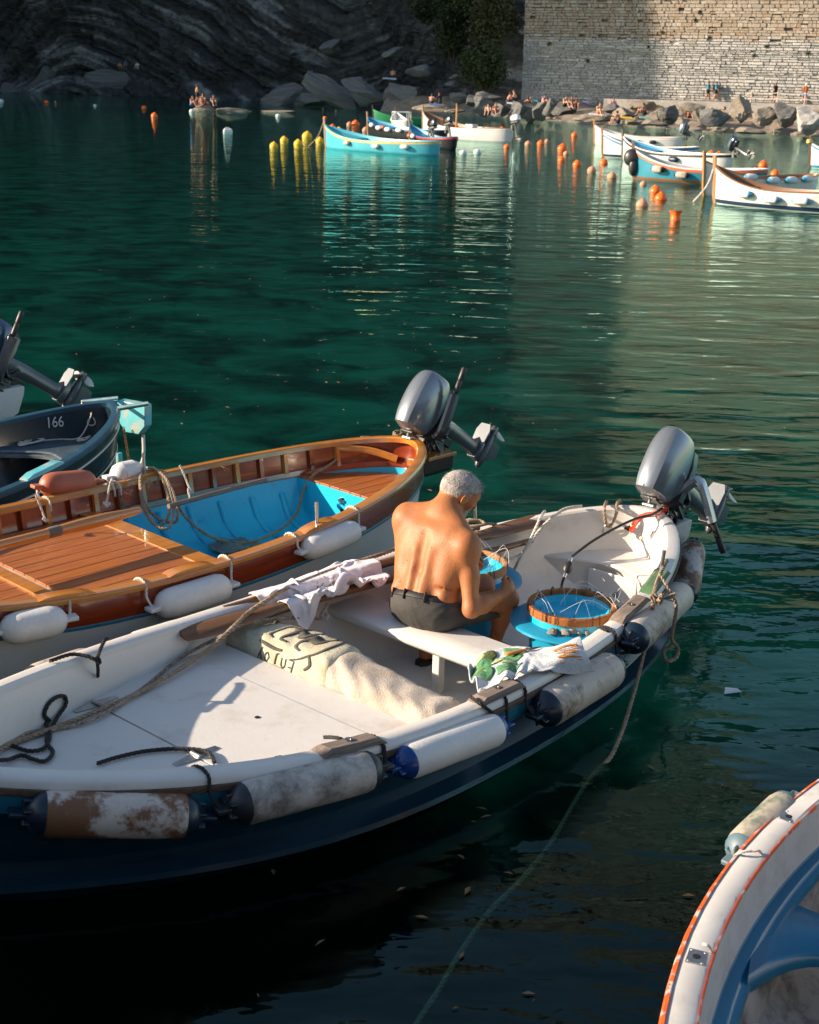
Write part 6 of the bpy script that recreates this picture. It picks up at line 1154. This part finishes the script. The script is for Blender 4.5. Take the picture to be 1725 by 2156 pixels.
# ------------------------------------------------------------------ buoys
M_BY=pm('buoy_yellow',(.90,.46,.02),(.8,.38,.015),sc=4,ro=.4); M_BO=pm('buoy_orange',(.95,.14,.008),(.82,.11,.008),sc=4,ro=.4); M_BS=pm('buoy_salmon',(.62,.26,.15),(.50,.19,.10),sc=4,ro=.6); M_BW=pm('buoy_white',(.70,.70,.68),sc=4,ro=.5)
def bmesh_(kind,mt):
    prof={'pear':[(.0001,-.30),(.16,-.26),(.25,-.12),(.28,.02),(.265,.15),(.20,.28),(.12,.36),(.06,.40),(.05,.44),(.0001,.45)],'ball':[(.25*math.sin(PI*k/10)+1e-4,-.25*math.cos(PI*k/10)) for k in range(11)],'cup':[(.0001,-.20),(.18,-.18),(.22,-.02),(.20,.12),(.19,.30),(.27,.48),(.20,.47),(.0001,.30)]}[kind]
    me=MB().lathe(prof,18).mesh('buoy'); me.materials.append(mt); return me
BY={(k,m.name):bmesh_(k,m) for k in('pear','ball','cup') for m in(M_BY,M_BO,M_BS,M_BW)}
RB=random.Random(12)
def buoy(u,v,hpx,kind,mt,label,group):
    p=at(u,v,0); k=(p-Vector((0,0,CH))).length/2900; h=hpx*k; full={'pear':.53,'ball':.40,'cup':.48}[kind]; s=h/full*.84
    o=bpy.data.objects.new('buoy',BY[(kind,mt.name)]); COL.objects.link(o); o.matrix_world=T(p.x,p.y,0)@RX(RB.uniform(-.12,.12))@RY(RB.uniform(-.12,.12))@Matrix.Diagonal((s*1.15,s*1.15,s*.88,1)); tag(o,label,'buoy',group)
for x,y,h in((105,314,46),(165,282,46),(245,302,50),(295,260,56),(368,286,46),(455,217,24),(478,224,38)): u,v=Z4(x,y); buoy(u,v,h*.368,'pear',M_BY,'yellow pear shaped mooring buoy near the light blue boat','yellow mooring buoys')
for x,y,h,m in((440,206,36,M_BO),(537,189,30,M_BS),(572,189,45,M_BO),(630,222,36,M_BS),(397,148,18,M_BO),(1255,212,34,M_BO),(1410,215,28,M_BO),(1438,318,34,M_BO),(1560,302,36,M_BS),(1632,300,40,M_BO),(1668,286,26,M_BS)): u,v=Z4(x,y); buoy(u,v,h*.368,'ball' if h<20 else 'pear',m,('faded salmon' if m is M_BS else 'bright orange')+' mooring buoy among the green and white boats','orange mooring buoys by the light blue boats')
for x,y,h,m in((115,182,40,M_BO),(35,272,62,M_BO),(60,303,36,M_BS),(30,345,46,M_BO),(133,375,55,M_BO),(228,415,55,M_BS),(308,365,55,M_BO),(362,457,60,M_BS),(568,505,44,M_BS),(648,552,72,M_BO),(683,600,78,M_BO),(560,642,76,M_BS),(1015,312,58,M_BO),(1065,312,46,M_BO),(1130,312,22,M_BO),(1357,382,60,M_BO),(1300,407,46,M_BS),(1435,437,55,M_BO),(1535,482,55,M_BS),(1688,467,60,M_BO)): u,v=Z5(x,y); buoy(u,v,h*.32,'pear',m,('faded salmon' if m is M_BS else 'bright orange')+' mooring buoy off the white and teal boats','orange mooring buoys by the white boats')
u,v=Z5(780,738); buoy(u,v,80*.32,'cup',M_BO,'open topped orange buoy lying nearest the open water','orange mooring buoys by the white boats')
u,v=Z5(850,262); buoy(u,v,36*.32,'pear',M_BY,'single yellow buoy behind the white boats','yellow mooring buoys')
for x,y,h in((272,597,20),(843,630,25)): u,v=Z1(x,y); buoy(u,v,h*.36,'ball',M_BO,'round orange swimming buoy on the open water before the cliff','swimming area buoys')
u,v=Z1(903,680); buoy(u,v,36*.36,'pear',M_BO,'pointed orange buoy on the open water before the cliff','swimming area buoys')
for x,y,h in((3,592,28),(555,617,16),(1123,650,26),(1627,677,24)): u,v=Z1(x,y); buoy(u,v,h*.36,'ball',M_BW,'round white buoy in the line across the swimming water','white line buoys')
for (x,y),lb in(((1187,350),'round white float beside the low black boat, forward one'),((1270,345),'round white float at the stern of the low black boat')): u,v=Z4(x,y); buoy(u,v,36*.368,'ball',M_BW,lb,'white floats')
u,v=Z1(1333,772); p=at(u,v,0); t=thing('plastic_canister','white plastic canister floating on its side in open water','canister',T(*p)@RZ(.2)); obj('body',MB().box((0,0,.06),(.55,.3,.26),taper=.86),M_BW,t,smooth=False,bevel=.06); obj('handle',MB().tube(cat([(-.15,0,.18),(-.12,0,.24),(.08,0,.24),(.1,0,.18)],4),.02,6),M_BW,t)
# ------------------------------------------------------------------ bathers and walkers
M_PS=[pm('bather_skin_%d'%i,c,sc=3,ro=.6) for i,c in enumerate([(.46,.22,.13),(.36,.16,.09),(.54,.29,.19)])]
def cloth(name,c):
    return bpy.data.materials.get(name) or pm(name,c,sc=5,ro=.85)
CL=dict(teal=(.02,.22,.28),black=(.012,.012,.014),blue=(.03,.12,.32),orange=(.6,.16,.04),red=(.5,.03,.03),white=(.7,.7,.68),pink=(.55,.25,.28),navy=(.015,.025,.06),rose=(.5,.08,.15))
POSE={}
def pose(name):
    if name in POSE: return POSE[name]
    def fig(F,j,skin=True):
        pass
    if name=='stand': J=dict(hip=(0,0,.95),ch=(.02,0,1.25),nk=(.03,0,1.45),hd=(.04,0,1.60),sl=(.02,.19,1.40),sr=(.02,-.19,1.40),el=(-.06,.26,1.14),er=(.05,-.25,1.14),wl=(.10,.25,.92),wr=(.22,-.20,1.02),hl=(0,.10,.92),hr=(0,-.10,.92),kl=(.16,.10,.52),kr=(-.04,-.10,.52),al=(.22,.10,.09),ar=(-.24,-.10,.12))
    if name=='sit': J=dict(hip=(0,0,.14),ch=(.06,0,.42),nk=(.12,0,.60),hd=(.16,0,.76),sl=(.10,.19,.56),sr=(.10,-.19,.56),el=(.22,.26,.34),er=(.20,-.26,.34),wl=(.42,.18,.36),wr=(.42,-.18,.36),hl=(.02,.10,.13),hr=(.02,-.10,.13),kl=(.42,.14,.40),kr=(.40,-.14,.42),al=(.58,.13,.05),ar=(.66,-.13,.02))
    if name=='lie': J=dict(hip=(0,0,.13),ch=(-.28,0,.17),nk=(-.50,0,.24),hd=(-.64,0,.34),sl=(-.44,.19,.18),sr=(-.44,-.19,.18),el=(-.52,.32,.08),er=(-.50,-.32,.08),wl=(-.28,.30,.05),wr=(-.26,-.3,.05),hl=(.02,.10,.12),hr=(.02,-.10,.12),kl=(.40,.12,.38),kr=(.44,-.12,.16),al=(.56,.12,.05),ar=(.84,-.12,.06))
    if name=='swim': J=dict(hip=(0,0,-.62),ch=(.0,0,-.28),nk=(.02,0,-.06),hd=(.03,0,.10),sl=(.02,.19,-.12),sr=(.02,-.19,-.12),el=(.16,.34,-.10),er=(.16,-.34,-.10),wl=(.36,.3,-.06),wr=(.36,-.3,-.06),hl=(0,.10,-.65),hr=(0,-.10,-.65),kl=(.1,.1,-.95),kr=(.0,-.1,-.95),al=(.0,.1,-1.3),ar=(-.1,-.1,-1.3))
    J={k:np.array(v) for k,v in J.items()}; lo=np.min(list(J.values()),0)-.2; hi=np.max(list(J.values()),0)+.2; F=Field(lo,hi,.022)
    F.cone(J['hip'],J['ch'],.145,.14,.06); F.cone(J['ch'],J['nk']*.8+J['ch']*.2,.15,.10,.06); F.cone(J['sl'],J['sr'],.07,.07,.05); F.cone(J['nk'],J['hd'],.06,.06,.03); F.ell(J['hd'],(.10,.08,.125),None,.02)
    for a,b,c,h,k,n in(('sl','el','wl','hl','kl','al'),('sr','er','wr','hr','kr','ar')):
        F.cone(J[a],J[b],.055,.042,.03); F.cone(J[b],J[c],.042,.03,.02); F.ell(J[c]+(J[c]-J[b])*.25,(.05,.035,.05),None,.02); F.cone(J[h],J[k],.09,.06,.04); F.cone(J[k],J[n],.06,.04,.03); F.cone(J[n],J[n]+np.array((.15,0,-.04)),.04,.03,.02)
    body=F.mesh('body',1)
    G=Field(lo,hi,.022); G.cone(J['hip'],J['ch']*.25+J['hip']*.75,.162,.155,.05); G.cone(J['hl'],J['kl']*.45+J['hl']*.55,.105,.095,.04); G.cone(J['hr'],J['kr']*.45+J['hr']*.55,.105,.095,.04); shorts=G.mesh('shorts',1)
    G=Field(lo,hi,.022); G.cone(J['hip']*.7+J['ch']*.3,J['ch'],.158,.158,.05); G.cone(J['ch'],J['nk']*.75+J['ch']*.25,.165,.12,.05); G.cone(J['sl'],J['sr'],.083,.083,.05); G.cone(J['sl'],J['el']*.6+J['sl']*.4,.07,.062,.03); G.cone(J['sr'],J['er']*.6+J['sr']*.4,.07,.062,.03); shirt=G.mesh('shirt',1)
    G=Field(J['hd']-.2,J['hd']+.2,.018); G.ell(J['hd']+np.array((-.02,0,.025)),(.11,.092,.118),None,.02); hair=G.mesh('hair',1)
    POSE[name]=(body,shorts,shirt,hair); return POSE[name]
MV={}
def mv(me,mt):
    k=(me.name,mt.name)
    if k not in MV: MV[k]=me.copy(); MV[k].materials.append(mt)
    return MV[k]
HAIRS=[pm('dark_hair',(.03,.02,.015),ro=.7),pm('brown_hair',(.09,.05,.03),ro=.7)]
def person(p,ps,rz,label,shorts=None,shirt=None,hat=None,group='bathers on the shore',i=[0]):
    i[0]+=1; t=thing('person',label,'person',T(*p)@RZ(rz),group); b=pose(ps)
    def ad(nm,me,mt): o=bpy.data.objects.new(nm,mv(me,mt)); COL.objects.link(o); o.parent=t; return o
    ad('body',b[0],M_PS[i[0]%3])
    if shorts: ad('shorts',b[1],cloth('cloth_'+shorts,CL[shorts]))
    if shirt: ad('shirt',b[2],cloth('cloth_'+shirt,CL[shirt]))
    ad('hat' if hat else 'hair',b[3],cloth('cloth_white',CL['white']) if hat else HAIRS[i[0]%2]); return t
def wallp(x,y,out):   # point on the promenade in front of the wall, out metres from it
    u,v=Z3(x,y); k=WM.inverted(); o0=k@Vector((0,0,CH)); dd=k.to_3x3()@ray(u,v); t_=(-out-o0.y)/dd.y; p=o0+dd*t_; p.z=1.852; return WM@p
for x,rz,lb,so_,si,h in((1070,wang,'walker in teal shirt and black shorts in front, on the promenade','black','teal',0),(1117,wang,'walker in teal shirt with backpack behind, on the promenade','black','teal',0),(1465,wang+2.6,'person in black shirt and dark shorts by the rope railing','black','black',0),(1640,wang+2.2,'person in white cap, orange top and blue shorts by the rope railing','blue','orange',1)):
    p=wallp(x,595,.55 if x<1200 else 1.5); t=person(p,'stand',rz,lb,so_,si,h,'walkers on the promenade')
    if 'backpack' in lb: obj('backpack',MB().box((-.20,0,1.22),(.18,.32,.46)),cloth('cloth_black',CL['black']),t,smooth=False,bevel=.04)
# rope railing
rl=thing('rope_railing','rope railing with wooden posts along the promenade','railing',WM)
xs=[]
for x in(1325,1480,1640,1800):
    p=WM.inverted()@wallp(x,600,2.4); xs.append(p.x); obj('post',MB().tube([(p.x,-2.4,1.7),(p.x,-2.4,2.85)],.05,8),PC['pink'],rl)
for z in(2.75,2.30):
    for a,b_ in zip(xs[:-1],xs[1:]): obj('rope',MB().tube([(a+(b_-a)*k/8,-2.4,z-.10*math.sin(PI*k/8)) for k in range(9)],.035,6),M_ROPEW,rl)
obj('rope',MB().tube([(xs[0],-2.4,2.75),(xs[0]-1.6,-2.7,1.75)],.035,6),M_ROPEW,rl)
for x,y,d,ps,rz,lb,so_,si in((435,672,104,'sit',-1.2,'bather in orange shorts sitting on the flat tan rock','orange',None),(550,722,102,'sit',2.4,'bather sitting at the waterline before a yellow towel','navy',None),(705,672,105,'sit',2.6,'bather leaning back on a green mat','black',None),(235,625,112,'sit',-.9,'bather in dark swimwear, first of three beside the wall','black',None),(270,630,112,'sit',-1.2,'bather in the middle of three beside the wall','navy',None),(302,635,112,'sit',-1.6,'bather last of three beside the wall','blue',None),(515,640,112,'sit',-1.4,'woman in pale pink clothes sitting under the wall','pink','pink'),(110,615,116,'sit',-.6,'bather wrapped in pink bending over the grey rocks','pink','pink'),(965,690,103,'lie',-2.2,'bather in red lying on the tan rocks','red',None),(1120,662,103,'lie',3.3,'bather stretched out on the big dark slab','black',None)):
    u,v=Z3(x,y); person(aty(u,v,d),ps,rz,lb,so_,si)
for x,y,d,ps,rz,lb,so_,si in((765,457,137,'sit',1.6,'bather seen from behind on the rock platform','navy',None),(295,452,153,'sit',2.4,'bather in blue top sitting in the cliff shade','blue','blue'),(265,455,153,'sit',.5,'bather sitting beside the one in blue top','navy',None),(990,610,122,'sit',1.2,'bather sitting beside the blue towel','black',None),(1042,606,122,'sit',2.2,'dark haired bather behind the blue towel','black','black'),(1325,672,116,'sit',-1.9,'bather in black sitting on slate boulder by the sea','black',None),(1362,665,116,'sit',-1.3,'bather beside the one in black on slate boulder','rose',None),(1440,602,117,'sit',.2,'bather sitting upright above the white towel','black',None),(1482,592,117,'sit',2.9,'bather sunning above the white towel','navy',None),(1570,600,117,'lie',1.2,'bather lying between bright towels under the wall','teal',None)):
    u,v=Z2(x,y); person(aty(u,v,d),ps,rz,lb,so_,si)
for x,y,f,lb in((355,642,Z2,'swimmer near the rocks, showing bare shoulders'),(432,652,Z2,'swimmer upright in the shallow water near the rocks'),(188,572,Z1,'swimmer far out before the dark cliff, outer one'),(245,578,Z1,'swimmer far out between the orange balls'),(325,600,Z1,'swimmer making a small wake before the cliff')):
    u,v=f(x,y); p=at(u,v,0); person(p,'swim',-PI/2+rnd.uniform(-.8,.8),lb,'black',None,None,'swimmers')
for x,y,rz,lb,so_ in((700,402,-1.2,'bather sitting on the outcrop in the cliff shade','black'),(738,392,-1.6,'bather in light blue sitting on the outcrop','blue'),(805,402,-1.8,'bather in white sitting at the end of the outcrop','white')):
    u,v=Z1(x,y); person(aty(u,v,186),'sit',rz,lb,so_,so_ if so_!='black' else None)
# sunlit skerry with a family
u,v=Z1(1190,610); pk=at(u,v,0); pk=pk*(126.3/pk.y); pk.z=0
for i,(dx,dy,sx_,sy_,sz_,lb) in enumerate(((0,0,1.9,1.3,.75,'sunlit brown skerry rock where a family sits'),(3.0,.8,2.2,1.0,.32,'low tail of the sunlit skerry rock'),(6.5,1.5,2.6,.8,.20,'brown ledge awash beyond the skerry'))):
    o=bpy.data.objects.new('skerry',BMM[(i,M_ROCKB.name)]); COL.objects.link(o); o.matrix_world=T(pk.x+dx,pk.y+dy,0)@Matrix.Diagonal((sx_,sy_,sz_,1)); tag(o,lb,'rock','skerries before the cliff')
for dx,dz,ps,rz,lb,so_ in((-1.0,.34,'sit',-.6,'person in blue shorts sitting on the skerry','blue'),(0,.58,'sit',-1.4,'person at the top of the skerry','orange'),(.2,.45,'sit',-2.4,'person in red shorts sitting on the skerry','red'),(.9,.45,'sit',-1.2,'person sitting at the far end of the skerry','navy'),(-.6,.45,'stand',.3,'person standing behind the family on the skerry','black')):
    person((pk.x+dx,pk.y-.3 if ps=='sit' else pk.y+.3,dz),ps,rz,lb,so_,None,None,'family on the skerry')
# towels on the rocks
def rtowel(f,x,y,d,w_,l_,c,lb):
    w_*=.55; l_*=.8
    u,v=f(x,y); p=aty(u,v,d); o=obj('beach_towel',MB().add([(-w_/2,-l_/2,.0),(w_/2,-l_/2,-.06),(w_/2,l_/2,.06),(-w_/2,l_/2,.10)],[(0,1,2,3)]),pm('towel_'+lb[:6],c,sc=6,ro=.9),mw=T(*p),smooth=False); solid(o,.03,0); tag(o,lb,'towel','beach towels on the rocks')
rtowel(Z3,430,672,103.6,2.2,1.0,(.6,.62,.6),'white towel spread on the flat tan rock'); rtowel(Z3,600,690,101.5,1.5,.8,(.7,.45,.03),'yellow towel on the rocks at the waterline'); rtowel(Z3,710,690,104.6,1.6,.7,(.2,.42,.36),'green mat under the reclining bather'); rtowel(Z3,365,600,112,.8,.6,(.35,.2,.5),'purple bag cloth beside the three bathers'); rtowel(Z2,1010,612,121.6,1.6,.9,(.02,.18,.5),'blue towel on the long flat rock'); rtowel(Z2,1465,606,116.5,1.6,.6,(.65,.68,.7),'white towel on the grey rocks under the wall'); rtowel(Z2,1590,590,116.8,1.2,.6,(.05,.4,.4),'turquoise towel under the wall'); rtowel(Z2,745,460,136.6,2.4,.8,(.5,.58,.65),'pale towel on the rock platform')
# ------------------------------------------------------------------ leaves and scraps afloat
g_=np.random.default_rng(11); m=MB()
for k in range(240):
    if k<150: u,v=g_.uniform(150,1050),g_.uniform(520,900)
    elif k<200: u,v=g_.uniform(900,1725),g_.uniform(600,1100)
    else: u,v=g_.uniform(500,1700),g_.uniform(1450,2150)
    p=at(u,v,.006); s=g_.uniform(.008,.035); a=g_.uniform(0,6.3); c,sn=math.cos(a),math.sin(a); e=g_.uniform(.3,.7)
    m.add([(p.x+s*(c*x-sn*y*e),p.y+s*(sn*x+c*y*e),.006+z) for x,y,z in((-1,0,0),(0,-.6,.004),(1,.1,0),(.1,.7,.004))],[(0,1,2,3)])
o=obj('floating_leaves',m,pm('dead_leaf',(.26,.15,.06),(.14,.08,.03),sc=3,ro=.7),smooth=False); tag(o,'dry leaves and scraps floating on the green water','leaves',kind='stuff')
p=at(1542,1457,.006); o=obj('plastic_scrap',MB().add([(-.05,-.03,.0),(.05,-.02,.012),(.04,.05,0),(-.03,.04,.01)],[(0,1,2,3)]),M_BW,mw=T(*p),smooth=False); tag(o,'crumpled white plastic scrap floating by the stern','litter')
